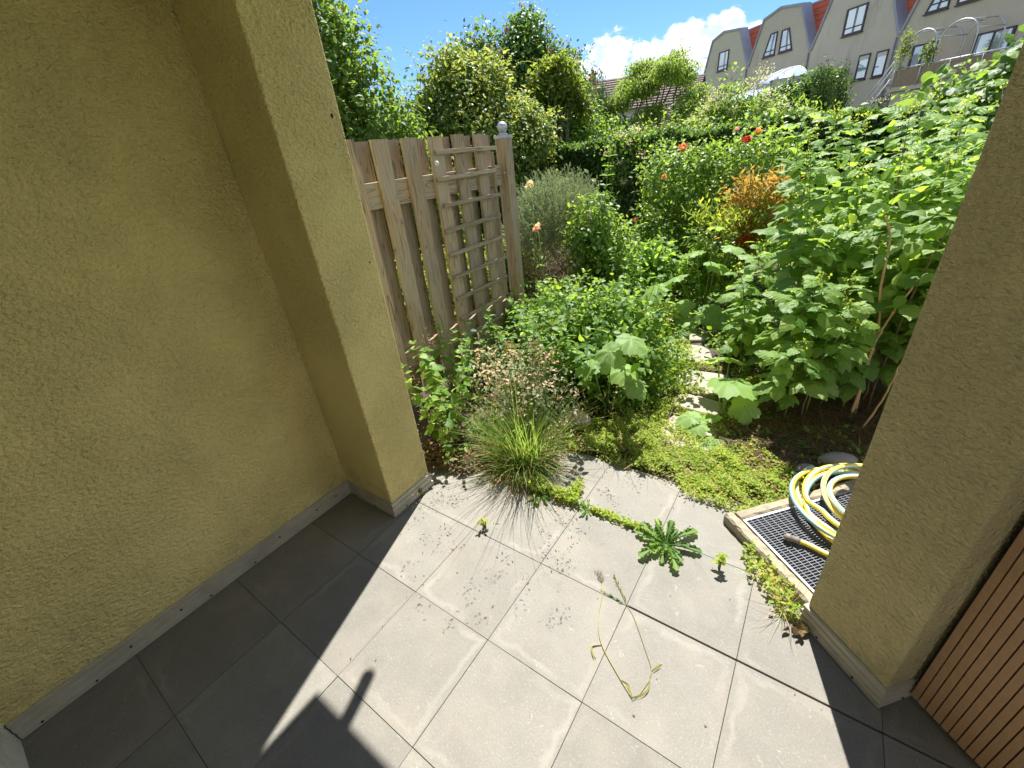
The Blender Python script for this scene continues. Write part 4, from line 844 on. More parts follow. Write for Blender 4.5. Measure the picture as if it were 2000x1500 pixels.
# weeds and perennials filling the far beds
for (x, y, r_, h, n_, m_, sz, lb) in [(-1.45, 3.35, .35, .42, 3200, 'green', .045, 'low leafy perennial behind the rounded bush beside the path'), (-1.9, 3.5, .38, .5, 3000, 'rose', .05, 'leafy perennial at the foot of the fence post'), (-1.55, 4.7, .4, .55, 2600, 'bush', .08, 'leafy perennial in front of the dark hedge foot'),
                                 (-1.2, 3.9, .28, .25, 1800, 'mat', .03, 'feathery pale green perennial at the far left edge of the path'), (-2.1, 3.05, .2, .45, 1200, 'green', .05, 'green stems between the fence post and rounded bush'), (-1.9, 6.2, .5, .5, 3000, 'rose', .06, 'dark leafy perennial under the hedge'), (-.35, 3.55, .2, .28, 900, 'green', .05, 'low green plant at the right edge of the far path stones'),
                                 (-3.4, 4.6, .5, .7, 3500, 'vine', .06, 'leafy undergrowth behind the fence boards'), (-3.3, 2.6, .5, .8, 3500, 'vine', .06, 'leafy undergrowth behind the left fence boards'), (-3.5, 3.6, .5, .7, 3500, 'mop', .06, 'yellowish undergrowth behind the middle fence boards')]:
    t = tree('leafy_perennial', (x, y), lb, 'plant'); crown([(0, 0, h * .5, r_, r_, h * .55)], n_, sz, OV, M[m_], t, 8, sz, .7, .2)
# ------------------------------------------------------------------ raspberry thicket
TF = [fast_mesh('leaf', np.array(x[0]), x[1], len(x[0]), 1, M['rasp'], True) for x in (trifol(1), trifol(2), trifol(3), trifol(4))]
TFT = trifol(5)
def cane(x, y, h, lean, nl, size, label, group, bare=.28, vis=True):
    t = tree('raspberry_cane', (x, y), label, 'raspberry', group); P = []
    for i in range(8):
        f = i / 7; P.append(Vector((lean[0] * f * f + U(-.01, .01), lean[1] * f * f + U(-.01, .01), h * (f - .12 * f * f * f) * 1.1)))
    b = MB(); b.tube(P, [.006 - .0045 * i / 7 for i in range(8)], 6); b.build('stem', M['stem' if U(0, 1) > .35 else 'stemw'], t); a = U(0, 6)
    for k in range(nl):
        f = bare + (1 - bare) * (k + .5) / nl; j = min(6, int(f * 7)); c = P[j].lerp(P[j + 1], f * 7 - j); a += 2.4 + U(-.4, .4)
        s = size * U(.6, 1.18) * (1.1 - .5 * max(0, f - .65) / .35); up_ = -.25 + .75 * f * f
        d = (math.cos(a), math.sin(a) - .1, up_ + U(-.2, .15))
        link('leaf', TF[k % 4], t, rmat(tuple(c), d, (math.cos(a) * .55 + U(-.3, .3), math.sin(a) * .55 + U(-.3, .3) - .25, 1), s))
    c = P[-1]; k = 26; Q = np.array(tuple(c)) + rng.normal(size=(k, 3)) * .022
    o = scatter('buds', DIAMOND, Q, unit(k) + [0, 0, .8], unit(k), .018 * rng.uniform(.7, 1.3, k), M['mat'], t); o['kind'] = 'stuff'
    return t
GR = 'raspberry canes in the thicket'; LB = 'leafy raspberry cane standing among the others in the tall thicket right of the path'
cpos = []
for x, y, h in [(-.02, 2.80, .50), (.02, 2.70, .62), (.10, 2.76, .70), (-.10, 3.02, .78), (.12, 2.82, .85), (-.05, 2.92, .95), (-.32, 3.2, .9), (-.38, 3.45, .95)]: cpos.append((x, y, h))
for x, y, h in [(.20, 2.98, .62), (.30, 3.08, .75), (.42, 3.12, .62), (.52, 3.05, .8), (.62, 3.2, .7), (.16, 3.12, .9), (.72, 3.15, .85), (.38, 3.22, .95)]: cpos.append((x, y, h))
for k in range(62):
    f = U(0, 1); y = 3.0 + 2.9 * U(0, 1) ** 1.25; x0 = -.12 - .30 * min(1, (y - 3.0) / 1.6); x = x0 + (1.35 + (y - 3) * .32 - x0) * U(0, 1)
    h = 1.40 + .30 * min(1, (y - 3) / 1.2) + U(-.14, .12)
    if y < 3.4 and x < .15: h *= .82
    cpos.append((x, y, h))
def klass(i, x, y, h):
    if i < 8: return 'short young raspberry cane at the near left edge of the thicket', 'short young raspberry canes in front'
    if h < 1 and y < 3.45: return 'low leafy raspberry shoot at the foot of the thicket by the dry canes', 'low raspberry shoots by the dry canes'
    if y < 3.45: return 'tall raspberry cane in the front row of the thicket around the bare dry canes', 'front row of tall raspberry canes'
    if x < .15: return 'tall raspberry cane at the left of the thicket beside the orange leaved shrub', 'raspberry canes on the left of the thicket'
    if x > .95: return 'tall raspberry cane at the far right of the thicket by the ochre pillar', 'raspberry canes on the right of the thicket'
    return 'tall raspberry cane in the middle of the thicket behind the front row', 'raspberry canes in the middle of the thicket'
for i, (x, y, h) in enumerate(cpos):
    front = y < 3.4
    cane(x, y, h, (U(-.14, .12), U(-.30, .05)), int((9 if h < .9 else 18) + U(0, 4)), (.215 if h > .9 else .185) * U(.75, 1.18), *klass(i, x, y, h))
t = tree('raspberry_undergrowth', (.5, 4.2), 'dense inner foliage between the raspberry canes of the thicket', 'foliage')
crown([(-.25, 0, .85, .55, .9, .5), (.5, .1, .95, .6, 1.2, .5), (.1, -.75, .8, .45, .45, .4), (.9, -.6, .95, .5, .5, .5)], 7000, .085, OVW, M['rasp'], t, 8, .09, .9, .5)
pc = np.array([(x + U(-.2, .2), y - .22 + U(-.15, .1), h * 1.0 + U(-.12, .04)) for x, y, h in cpos if h > .9 for _ in range(2)]); q = 26
P = np.repeat(pc, q, 0) + rng.normal(size=(len(pc) * q, 3)) * [.03, .03, .02]
o = scatter('flower_buds', DIAMOND, P, unit(len(P)) + [0, 0, .6], unit(len(P)), .017 * rng.uniform(.6, 1.3, len(P)), M['cream'], t); o['kind'] = 'stuff'
for i, (P, r_, lb) in enumerate([([(.36, 2.92, -.02), (.36, 2.97, .31), (.36, 2.98, .54), (.31, 2.98, .80), (.29, 2.97, 1.02), (.24, 2.97, 1.17)], .0085, 'tall bare dry cane bending to the right before the raspberries'),
                         ([(.38, 2.98, -.02), (.355, 2.95, .40), (.365, 2.95, .53), (.39, 2.94, .68), (.44, 2.93, .86)], .0085, 'bare dry cane forking off to the right beside the tallest dry cane'),
                         ([(.40, 2.78, -.02), (.45, 2.78, .22), (.47, 2.79, .42), (.49, 2.8, .65), (.48, 2.8, .95)], .006, 'thin bare dry cane nearest to the ochre pillar'),
                         ([(.32, 3.05, -.02), (.33, 3.05, .18), (.36, 3.04, .33), (.38, 3.03, .42)], .009, 'short stub of a dry cane left of the tall ones'),
                         ([(.62, 3.3, -.02), (.68, 3.2, .6), (.74, 3.1, 1.2), (.80, 3.05, 1.45)], .006, 'reddish dry cane high among the raspberry leaves')]):
    b = MB(); pp = smooth_path(P, 24); pp = [p + Vector((U(-.003, .003), U(-.003, .003), 0)) for p in pp]; b.tube(pp, [r_ * (1 - .5 * k / len(pp)) * U(.92, 1.1) for k in range(len(pp))], 7)
    for k in range(3, len(pp), 5): b.ball(tuple(pp[k]), r_ * 1.05, 6, 4)
    tag(b.build('dry_cane', M['cane']), lb, 'cane', 'bare dry canes')
# hazel with round leaves at far right
RL = outline_leaf([(.42 * math.cos(a) * (1 + .0 * a), .48 + .5 * math.sin(a)) for a in np.linspace(-1.57, 4.71, 17)[:-1]], 2, .35, .03, (0, .45), 3)
RLm = fast_mesh('leaf', np.array(RL[0]), RL[1], len(RL[0]), 1, M['green'], True)
t = tree('round_leaved_shrub', (1.05, 6.6), 'tall shrub with dark round leaves beside the ochre pillar below the balcony', 'shrub')
limbs(t, (0, 0, 0), [(.3, 0, 2.2), (.1, 0, 1.9), (-.2, 0, 1.6), (.6, 0, 2.2)], .02, M['stemw'])
for k in range(280):
    c = [(.25, 0, 1.75, .5, .3, .42), (-.1, -.1, 1.5, .45, .3, .4), (.6, 0, 1.8, .4, .3, .45)][k % 3]; nn = unit(1)[0]
    if k % 2: nn[1] = -abs(nn[1])
    p = np.array(c[:3]) + nn * np.array(c[3:6]) * U(.6, 1.05)
    link('leaf', RLm, t, rmat(tuple(p), (nn[0] + U(-.6, .6), nn[1] + U(-.6, .3), -.55), (U(-.4, .4), U(-.7, .1), 1), .13 * U(.7, 1.2)))

crown([(.25, .1, 1.7, .5, .3, .45), (-.1, 0, 1.45, .45, .3, .4), (.65, .1, 1.75, .4, .3, .5), (.2, 0, 1.0, .6, .4, .6)], 2600, .11, RL, M['lilac'], t, 6, .09, .8, .5)
# ------------------------------------------------------------------ ground cover, weeds, litter
def polyscatter(els, n, edge=.15):
    E = np.array(els, float); w = E[:, 2] * E[:, 3]; w /= w.sum(); i = rng.choice(len(E), n, p=w); a = rng.random(n) * 6.283; r_ = np.sqrt(rng.random(n)) * (1 + edge * (np.sin(a * 5 + i) * .6 + rng.normal(size=n) * .3))
    return E[i, 0] + E[i, 2] * r_ * np.cos(a), E[i, 1] + E[i, 3] * r_ * np.sin(a)
def carpet(name, els, n, size, m, h=.04, T=DIAMOND, up=.6, clump=0, well=True):
    x, y = polyscatter(els, n)
    hz = h * (.25 + .75 * (.5 + .5 * np.sin(x * 17 + np.sin(y * 11)) * np.cos(y * 15)) * (.6 + .4 * np.sin(x * 41 + y * 37)))
    z = hz * rng.random(n) ** .7 + .004; ok = (np.sin(x * 23 + 1.3 * np.sin(y * 19)) * np.sin(y * 27 + x * 5) + .35 * rng.normal(size=n)) > -.55
    qx = x - WB.x; qy = y - WB.y; A = qx * e1.x + qy * e1.y; B = qx * e2.x + qy * e2.y; ok &= ~((A > .01) & (B > .01) & (B < .99)); ok &= ~((A > -.03) & (B < 0) & (x > -.12))
    P = np.stack([x, y, z], 1)[ok]; k = len(P)
    o = scatter(name, T, P, unit(k) * [1, 1, .5] + [0, 0, .25], unit(k) * .5 + [0, 0, up + .4], size * rng.uniform(.5, 1.3, k), m); o['kind'] = 'stuff'; return o
mat_els = [(-.82, 2.02, .34, .20), (-.35, 2.00, .36, .17), (-.12, 1.98, .25, .22), (-.05, 2.12, .26, .18), (-.60, 2.12, .4, .22), (-1.0, 2.0, .18, .18), (-.25, 1.86, .13, .10)]
tag(carpet('chickweed_carpet', mat_els, 24000, .017, M['mat'], .075), 'bright green chickweed carpet creeping over the edge of the tiles', 'ground cover')
tag(carpet('path_weeds', [(-.78, 2.6, .20, .45), (-.88, 3.2, .2, .5), (-.50, 2.52, .24, .05), (-.48, 2.84, .25, .06), (-.62, 3.24, .2, .06), (-1.2, 3.7, .2, .5), (-.7, 2.25, .16, .2), (-.25, 3.1, .12, .5), (-.2, 2.4, .12, .25)], 17000, .02, M['mat'], .07), 'small green weeds growing along the stepping stones', 'weeds')
tag(carpet('bed_greenery', [(-1.5, 2.4, .6, .6), (-2.2, 4.0, .9, 1.2), (-1.5, 4.6, 1.0, .9), (-1.9, 6.6, 1.5, .9), (-3.6, 3.5, .9, 2.0), (-.3, 5, 1.2, 1.2), (-4.6, 6, 1, 2), (1.9, 6.3, 1.0, 1)], 22000, .05, M['green'], .22, OV), 'low green leaves covering the beds behind', 'ground cover')
tag(carpet('seedlings', [(.1, 2.5, .3, .3), (.35, 2.55, .35, .25), (.0, 2.6, .2, .2), (.2, 2.3, .25, .1)], 900, .034, M['green'], .05, OV), 'scattered seedlings on the shaded soil below the raspberries', 'seedlings')
x, y = polyscatter([(.2, 2.55, .5, .42), (.5, 2.9, .5, .4), (-.05, 2.45, .25, .2)], 9000); P = np.stack([x, y, rng.random(9000) * .03 + .012], 1); ok = np.array([not in_well(a, b_, .0) for a, b_ in zip(x, y)]); P = P[ok]; k = len(P)
STR = ([(-.02, 0, 0), (.02, 0, 0), (.015, 1, .03), (-.015, 1, .03)], [(0, 1, 2, 3)])
o = scatter('straw_litter', STR, P, unit(k) * [1, 1, .18], unit(k) * .3 + [0, 0, 1], .075 * rng.uniform(.4, 1.3, k), M['straw']); tag(o, 'brown dead grass and straw on the soil bed under the raspberries', 'litter', kind='stuff')
x, y = polyscatter([(-1.50, 1.50, .17, .20), (-1.72, 1.45, .15, .2), (-1.35, 1.62, .14, .12)], 3800); P = np.stack([x, y, rng.random(3800) * .015 + .022], 1); P = P[[soil_edge(a, b_) > -.05 and not (a < XP + .01 and b_ < 1.2) for a, b_ in zip(x, y)]]; k = len(P)
o = scatter('dead_leaf_litter', DIAMOND, P, unit(k) * [1, 1, .3], unit(k) * .5 + [0, 0, 1], .022 * rng.uniform(.4, 1.5, k), M['straw']); tag(o, 'dark dead leaf litter beside the pillar corner', 'litter', kind='stuff')
b = MB(); b.ball((0, 0, 0), .028, 9, 6, sc=(1.2, .8, .5), jit=.2); o = b.build('stone', M['stone']); o.location = (-1.385, 1.50, .02); tag(o, 'small tan stone lying in the litter left of the grass tuft', 'stone')
for (x, y, n_, L, m_, lb) in [(-1.40, 1.60, 170, .17, 'dry', 'dry straw coloured weed between litter and grass tuft'), (-1.12, 1.42, 90, .10, 'dry', 'small dried tuft at the foot of the big grass tuft')]:
    t = tree('dry_weed', (x, y), lb, 'weed'); blades('dry_stalks', (0, 0, 0), n_, L, M[m_], t, .8, .04, .0012, 4)
b = MB(); b.ball((0, 0, .06), .12, 14, 8, sc=(1.3, .8, .7), jit=.05); o = b.build('rock', M['stone']); o.location = (-1.44, 1.86, 0); tag(o, 'half hidden rock behind the grass tuft', 'rock')
b = MB(); b.ball((0, 0, .05), .09, 14, 8, sc=(1.3, .8, .8), jit=.05); o = b.build('rock', M['stone']); o.location = (-1.12, 2.1, 0); tag(o, 'half hidden tan rock under the rounded bush', 'rock')
x, y = polyscatter(mat_els, 500); P = np.stack([x, y, rng.random(500) * .05], 1); P = P[[not in_well(a, b_, .01) for a, b_ in zip(x, y)]]; k = len(P)
o = scatter('straw_bits', STR, P, unit(k) * [1, 1, .4], unit(k) * .3 + [0, 0, 1], .06 * rng.uniform(.4, 1.3, k), M['dry']); tag(o, 'pale dry stalks tangled in the chickweed carpet', 'litter', kind='stuff')
# weeds in the tile joints
def rosette(name, x, y, n_, L, label, T=None, m=None, w=.0):
    t = tree(name, (x, y), label, 'weed'); R = []
    for i in range(15):
        f = i / 14; ww = .035 + .10 * f ** .8 * (1 if f < .88 else (1 - f) * 8); R.append((ww * (1.25 if i % 2 else .55), f))
    T = outline_leaf(R + [(-a_, b_) for a_, b_ in R[::-1]], 1, 0, .0, (0, .5), 1)
    vs = [(p[0], p[1], .42 * p[1] * (1 - p[1] * .9) + abs(p[0]) * .35) for p in T[0]]
    me = fast_mesh('leaf', np.array(vs), T[1], len(vs), 1, M['blade' if m is None else m], True)
    for k in range(n_):
        a = k * 2.399 + U(-.2, .2); f = k / n_; link('leaf', me, t, rmat((.006 * math.cos(a), .006 * math.sin(a), .004), (math.cos(a), math.sin(a), .02 + .8 * f * f * U(.5, 1)), (-math.cos(a) * .4, -math.sin(a) * .4, 1), L * U(.55, 1.12) * (1 - .35 * f)))
    return t
rosette('dandelion_rosette', -.31, 1.42, 26, .155, 'large jagged leaved weed rosette growing in the tile joint', m='bush')
rosette('small_rosette', -.71, 1.44, 11, .07, 'small narrow leaved rosette in the joint left of the dandelion', m='bush')
rosette('jagged_weed', -.98, 1.42, 16, .10, 'jagged leaved weed in the joint right of the grass tuft shadow', m='bush')
def tuftlet(name, els, n_, size, h, label, m='mat'):
    x, y = polyscatter(els, n_); P = np.stack([x, y, rng.random(n_) * h + .004], 1); o = scatter(name, OV, P, unit(n_) * [1, 1, .6] + [0, 0, .3], unit(n_) * .5 + [0, 0, 1], size * rng.uniform(.5, 1.3, n_), M[m]); tag(o, label, 'weed'); o['kind'] = 'stuff'
tuftlet('joint_weeds', [(-1.04, 1.46, .10, .05), (-.86, 1.455, .10, .035), (-.82, 1.53, .03, .07)], 1100, .02, .05, 'clump of small green weeds in the joint beside the grass tuft')
tuftlet('joint_weeds', [(-.58, 1.45, .12, .02), (-.47, 1.452, .06, .02), (-.66, 1.45, .05, .015)], 420, .015, .022, 'thin strip of tiny weeds in the joint left of the large rosette')
tuftlet('curb_weeds', [(.01, 1.53, .03, .04), (.06, 1.46, .05, .05), (.13, 1.40, .05, .04), (.17, 1.33, .05, .03)], 330, .019, .06, 'small green weeds along the foot of the light well curb')
opp_plant('upright_weed', -.088, 1.405, .085, 3, M['mat'], OV, .032, 'small upright weed in the tile joint near the light well', 'weed', None, .01, .2, .022)
opp_plant('upright_weed', -1.10, 1.09, .055, 3, M['mat'], OV, .022, 'tiny weed at a tile corner left of the pulled stalk', 'weed', None, .012, .3, .015)
opp_plant('upright_weed', -1.565, 1.10, .03, 2, M['mat'], OV, .02, 'tiny sprout at the base rail of the pillar end', 'weed', None, .005, .3, .015)
t = tree('wiry_weed', (.17, 1.34), 'wiry thin weed hanging over the tiles beside the light well curb', 'weed'); blades('stalks', (0, 0, .01), 26, .2, M['dry'], t, 1.1, .03, .0009, 6, .5); blades('green_blades', (0, 0, 0), 60, .08, M['blade'], t, .6, .03, .0016, 4)
t = tree('wispy_grass', (-.72, 2.05), 'thin wispy grass stalks standing in the chickweed right of the big tuft', 'grass'); blades('stalks', (0, 0, 0), 26, .34, M['blade'], t, .5, .25, .0011, 6, .4); blades('dry_stalks', (0, 0, 0), 14, .30, M['dry'], t, .6, .3, .001, 6, .4)
t = tree('wispy_grass', (-1.55, 1.72), 'thin wispy grass stalks between the grass tuft and the fence plants', 'grass'); blades('stalks', (0, 0, 0), 30, .5, M['blade'], t, .55, .15, .0012, 6, .4); blades('dry_stalks', (0, 0, 0), 16, .42, M['dry'], t, .6, .2, .0011, 6, .4)
# pulled stalk
t = tree('pulled_grass_stalk', (-.3, .95), 'pulled out pale grass stalk with roots lying in a loop on the tiles', 'grass stalk')
O_ = Vector((.3, -.95, 0)); L3 = lambda P, z=.005: [Vector((x, y, z)) + O_ for x, y in P]
b = MB(); b.tube(smooth_path(L3([(-.477, 1.096), (-.457, 1.05), (-.425, .943), (-.376, .86), (-.285, .792), (-.214, .746)]), 30), .0015, 6)
b.tube(smooth_path(L3([(-.210, .746), (-.195, .789), (-.188, .859), (-.237, .929), (-.312, 1.02), (-.355, 1.055), (-.400, 1.102), (-.445, 1.154)]), 36), .0010, 6); b.build('stem', M['palestalk'], t)
def ribbon(P, w, m, nm='leaf'):
    pp = smooth_path(L3(P, .007), 16); b = MB(); vs = []; n = len(pp)
    for i, p in enumerate(pp):
        d = (pp[min(i + 1, n - 1)] - pp[max(i - 1, 0)]).normalized(); s = Vector((-d.y, d.x, .5)); ww = w * math.sin(math.pi * (.08 + .9 * i / n)); vs += [p - s * ww, p + s * ww + Vector((0, 0, .004))]
    b.add(vs, [(2 * i, 2 * i + 1, 2 * i + 3, 2 * i + 2) for i in range(n - 1)], 0, True); b.build(nm, m, t)
ribbon([(-.376, .86), (-.402, .835), (-.385, .805), (-.368, .795)], .0028, M['palestalk']); ribbon([(-.266, .777), (-.24, .775), (-.226, .758), (-.212, .744)], .0028, M['palestalk'])
ribbon([(-.188, .859), (-.176, .88), (-.165, .90)], .003, M['palestalk']); ribbon([(-.215, .746), (-.19, .772), (-.18, .80), (-.188, .85)], .0028, M['palestalk'])
b = MB()
for k in range(9): b.tube(smooth_path([Vector((-.477 + U(-.004, .004), 1.096, .006)) + O_, Vector((-.49 + U(-.015, .012), 1.115 + U(-.01, .01), .008)) + O_, Vector((-.515 + U(-.02, .02), 1.14 + U(-.02, .02), .01)) + O_], 10), .0007, 4)
b.build('roots', M['stemw'], t); b = MB()
for k in range(26):
    f = U(0, 1); c = Vector((-.355, 1.055, .004)).lerp(Vector((-.445, 1.154, .004)) if k % 2 else Vector((-.447, 1.055, .004)), f) + O_; a = 2.35 + U(-.5, .5) + (.8 if k % 2 == 0 else 0); b.tube([c, c + Vector((math.cos(a), math.sin(a), .1)) * U(.015, .03)], [.0008, .0016], 4)
b.build('seed_head', M['blade'], t)
b = MB()
n_ = 75
for k in range(n_):
    x = U(-1.5, .4); y = U(.3, 1.8)
    if (x > -.1 and y > 1.3) or (x < -1.15 and y > 1.1): continue
    a = U(0, 6.3); l = U(.003, .012); b.add([(x, y, .003), (x + l * math.cos(a), y + l * math.sin(a), .004), (x + l * .8 * math.cos(a + .6), y + l * .8 * math.sin(a + .6), .003)], [(0, 1, 2)])
o = b.build('crumbs', M['straw']); tag(o, 'tiny crumbs of soil and plant bits scattered on the tiles', 'crumbs', kind='stuff')
t = tree('debris_clump', (.215, 1.275), 'small clump of dead leaves at the foot of the ochre pillar corner', 'debris')
k = 16; P = rng.normal(size=(k, 3)) * [.014, .014, .006] + [0, 0, .018]; scatter('dead_leaf', OVW, P, unit(k), unit(k), .04 * rng.uniform(.5, 1.1, k), M['straw'], t)['kind'] = 'stuff'

# ------------------------------------------------------------------ row houses on the right (facade frame: s along, e towards us, z up)
SC = 1.75; FP = Vector((1.325 * SC, 23.963 * SC, 0)); fu = Vector((.7071, -.7071, 0)); fe_ = Vector((-.7071, -.7071, 0))
def fz(z): return 1.635 + (z - 1.635) * SC
def FR(s, e, z): p = FP + fu * (s * SC) + fe_ * e; return (p.x, p.y, fz(z))
val = [(-13.5, 4.25), (-9.19, 4.42), (-4.95, 4.34), (-.76, 4.05), (3.5, 4.2)]
tops = [[(-12.75, 6.25), (-11.7, 6.48), (-10.27, 6.30)], [(-8.43, 6.25), (-7.3, 6.46), (-5.98, 6.25)], [(-4.2, 6.2), (-3.1, 6.5), (-1.85, 6.3)], [(.1, 6.2), (1.1, 6.5), (2.4, 6.3)]]
labels = ['leftmost and smallest looking grey house of the row with one upper window', 'second grey row house with two slanted upper windows', 'third grey row house with one upper and two lower windows', 'nearest grey row house at far right with terrace door and stairs']
def window(h, pts, e=.02, mull=None, trans=None, blind=False, door=False):
    f = MB(); k = len(pts); cx = sum(p[0] for p in pts) / k; cz = sum(p[1] for p in pts) / k
    inn = [(cx + (p[0] - cx) * .86, cz + (p[1] - cz) * .88) for p in pts]
    vs = [FR(p[0], e + .06, p[1]) for p in pts] + [FR(p[0], e + .06, p[1]) for p in inn] + [FR(p[0], e - .1, p[1]) for p in inn] + [FR(p[0], e - .1, p[1]) for p in pts]
    f.add(vs, [(i, (i + 1) % k, k + (i + 1) % k, k + i) for i in range(k)] + [(k + i, k + (i + 1) % k, 2 * k + (i + 1) % k, 2 * k + i) for i in range(k)] + [(i, (i + 1) % k, 3 * k + (i + 1) % k, 3 * k + i) for i in range(k)])
    xs = [p[0] for p in pts]; zs = [p[1] for p in pts]
    o = f.build('window' if not door else 'glass_door', M['frame'], h)
    g = MB(); g.add([FR(p[0], e + .005, p[1]) for p in inn], [tuple(range(k))]); g.build('pane', M['pane'], o)
    g = MB(); zb, zt = min(zs), max(zs); sl = lambda z: (min(xs) + max(xs)) / 2
    if mull is not None:
        (m0, m1) = mull; g.add([FR(m0 - .02, e + .05, zb + .02), FR(m0 + .025, e + .05, zb + .02), FR(m1 + .025, e + .05, zt - .02), FR(m1 - .02, e + .05, zt - .02)], [(0, 1, 2, 3)])
    if trans is not None:
        L_ = pts[0][0] + (pts[3][0] - pts[0][0]) * (trans - zb) / (zt - zb); R_ = pts[1][0] + (pts[2][0] - pts[1][0]) * (trans - zb) / (zt - zb)
        g.add([FR(L_, e + .045, trans - .018), FR(R_, e + .045, trans - .018), FR(R_, e + .045, trans + .02), FR(L_, e + .045, trans + .02)], [(0, 1, 2, 3)])
    if g.v: g.build('glazing_bar', M['frame'], o)
    if blind:
        g = MB(); zz = zt - .22 * (zt - zb); g.add([FR(inn[0][0], e + .03, zz), FR(inn[1][0], e + .03, zz), FR(inn[2][0], e + .03, inn[2][1]), FR(inn[3][0], e + .03, inn[3][1])], [(0, 1, 2, 3)]); g.build('blind', M['blind'], o)
    if not door:
        g = MB(); g.box((min(pts[0][0], pts[1][0]) - .03, .0, zb - .045), (max(pts[0][0], pts[1][0]) + .03, .14, zb - .012), lambda s, ee, z: FR(s, ee, z)); g.build('sill', M['frame'], o)
houses = []
for i in range(4):
    v0, v1 = val[i], val[i + 1]; tp = tops[i]
    h = empty('row_house', (0, 0, 0), labels[i], 'house', 'row houses'); houses.append(h)
    out = [(v0[0] + .01, .5), (v1[0] - .01, .5), (v1[0] - .01, v1[1]), tp[2], tp[1], tp[0], (v0[0] + .01, v0[1])]
    b = MB(); b.prism(out, 0, -.7, FR); b.prism([(v0[0] + .01, .5), (v1[0] - .01, .5), (v1[0] - .01, v1[1] - .05), (v0[0] + .01, v0[1] - .05)], -.701, -9, FR); b.build('wall', M['facade' if i % 2 else 'facade2'], h)
    # zinc edge along the gable
    edge = [v1, tp[2], tp[1], tp[0], v0]; b = MB(); wd = [.10, .10, .06, .06, .06]
    cx = (v0[0] + v1[0]) / 2
    ino = [(p[0] + (cx - p[0]) * (.035 if k in (0, 1, 3, 4) else 0), p[1] - (.07 if k in (1, 2, 3) else 0)) for k, p in enumerate(edge)]; outo = [(p[0] + (p[0] - cx) * .012, p[1] + (.03 if k in (1, 2, 3) else 0)) for k, p in enumerate(edge)]
    n = 5; vs = [FR(p[0], .08, p[1]) for p in ino] + [FR(p[0], .08, p[1]) for p in outo] + [FR(p[0], -.75, p[1]) for p in outo]
    b.add(vs, [(k, k + 1, n + k + 1, n + k) for k in range(n - 1)] + [(n + k, n + k + 1, 2 * n + k + 1, 2 * n + k) for k in range(n - 1)]); b.build('roof_edge', M['zinc'], h)
    # red tiled roof slope between this gable and the next, set back; courses overlap
    if i < 4:
        nc = 8; za, zb = v1[1] + .02, 6.28
        for c in range(nc):
            z0 = za + (zb - za) * c / nc; z1 = za + (zb - za) * (c + 1) / nc; k0 = c / nc; k1 = (c + 1) / nc; e0 = -.72 - .9 * k0; e1_ = -.72 - .9 * k1; hw0 = 2.08
            b = MB(); b.add([FR(v1[0] - hw0, e0 + .05, z0), FR(v1[0] + hw0, e0 + .05, z0), FR(v1[0] + hw0, e1_, z1), FR(v1[0] - hw0, e1_, z1), FR(v1[0] - hw0, e0, z0), FR(v1[0] + hw0, e0, z0)], [(0, 1, 2, 3), (4, 5, 1, 0)]); b.build('roof_course', M['redroof'], h)
        b = MB(); b.box((v1[0] - 2.08, -9, 6.27), (v1[0] + 2.08, -1.55, 6.34), FR); b.build('roof_ridge', M['zinc'], h)
    b = MB(); b.tube([FR(v1[0] - .06, .07, v1[1] - .05), FR(v1[0] - .06, .07, .8)], .05, 8); b.build('downpipe', M['zinc'], h)
window(houses[0], [(-11.96, 4.65), (-11.0, 4.65), (-11.0, 5.55), (-11.93, 5.55)], mull=(-11.35, -11.35), trans=4.86)
window(houses[1], [(-8.1, 4.63), (-7.27, 4.63), (-7.27, 5.55), (-7.73, 5.55)], mull=(-7.6, -7.5), trans=4.84)
window(houses[1], [(-6.99, 4.63), (-6.12, 4.63), (-6.52, 5.52), (-6.99, 5.52)], mull=(-6.5, -6.62), trans=4.84)
window(houses[2], [(-3.36, 4.52), (-2.42, 4.52), (-2.42, 5.40), (-3.36, 5.40)], mull=(-2.88, -2.88), trans=4.74)
window(houses[2], [(-2.26, 2.88), (-1.76, 2.88), (-1.76, 3.71), (-2.26, 3.71)], blind=True)
window(houses[2], [(-1.49, 2.87), (-1.01, 2.87), (-1.01, 3.69), (-1.49, 3.69)], blind=True)
window(houses[3], [(.0, 4.45), (.75, 4.45), (.75, 5.25), (.35, 5.25)], mull=(.4, .5), trans=4.66); window(houses[3], [(1.0, 4.45), (1.75, 4.45), (1.4, 5.25), (1.0, 5.25)], mull=(1.35, 1.2), trans=4.66)
window(houses[3], [(-.08, 2.76), (.76, 2.76), (.76, 3.59), (-.08, 3.59)], mull=(.32, .32), door=True)
window(houses[3], [(1.93, 2.74), (3.0, 2.74), (3.0, 3.50), (1.93, 3.50)], mull=(2.45, 2.45), door=True)
window(houses[2], [(-4.4, 2.75), (-3.9, 2.75), (-3.9, 3.4), (-4.4, 3.4)], mull=(-4.15, -4.15), door=True)
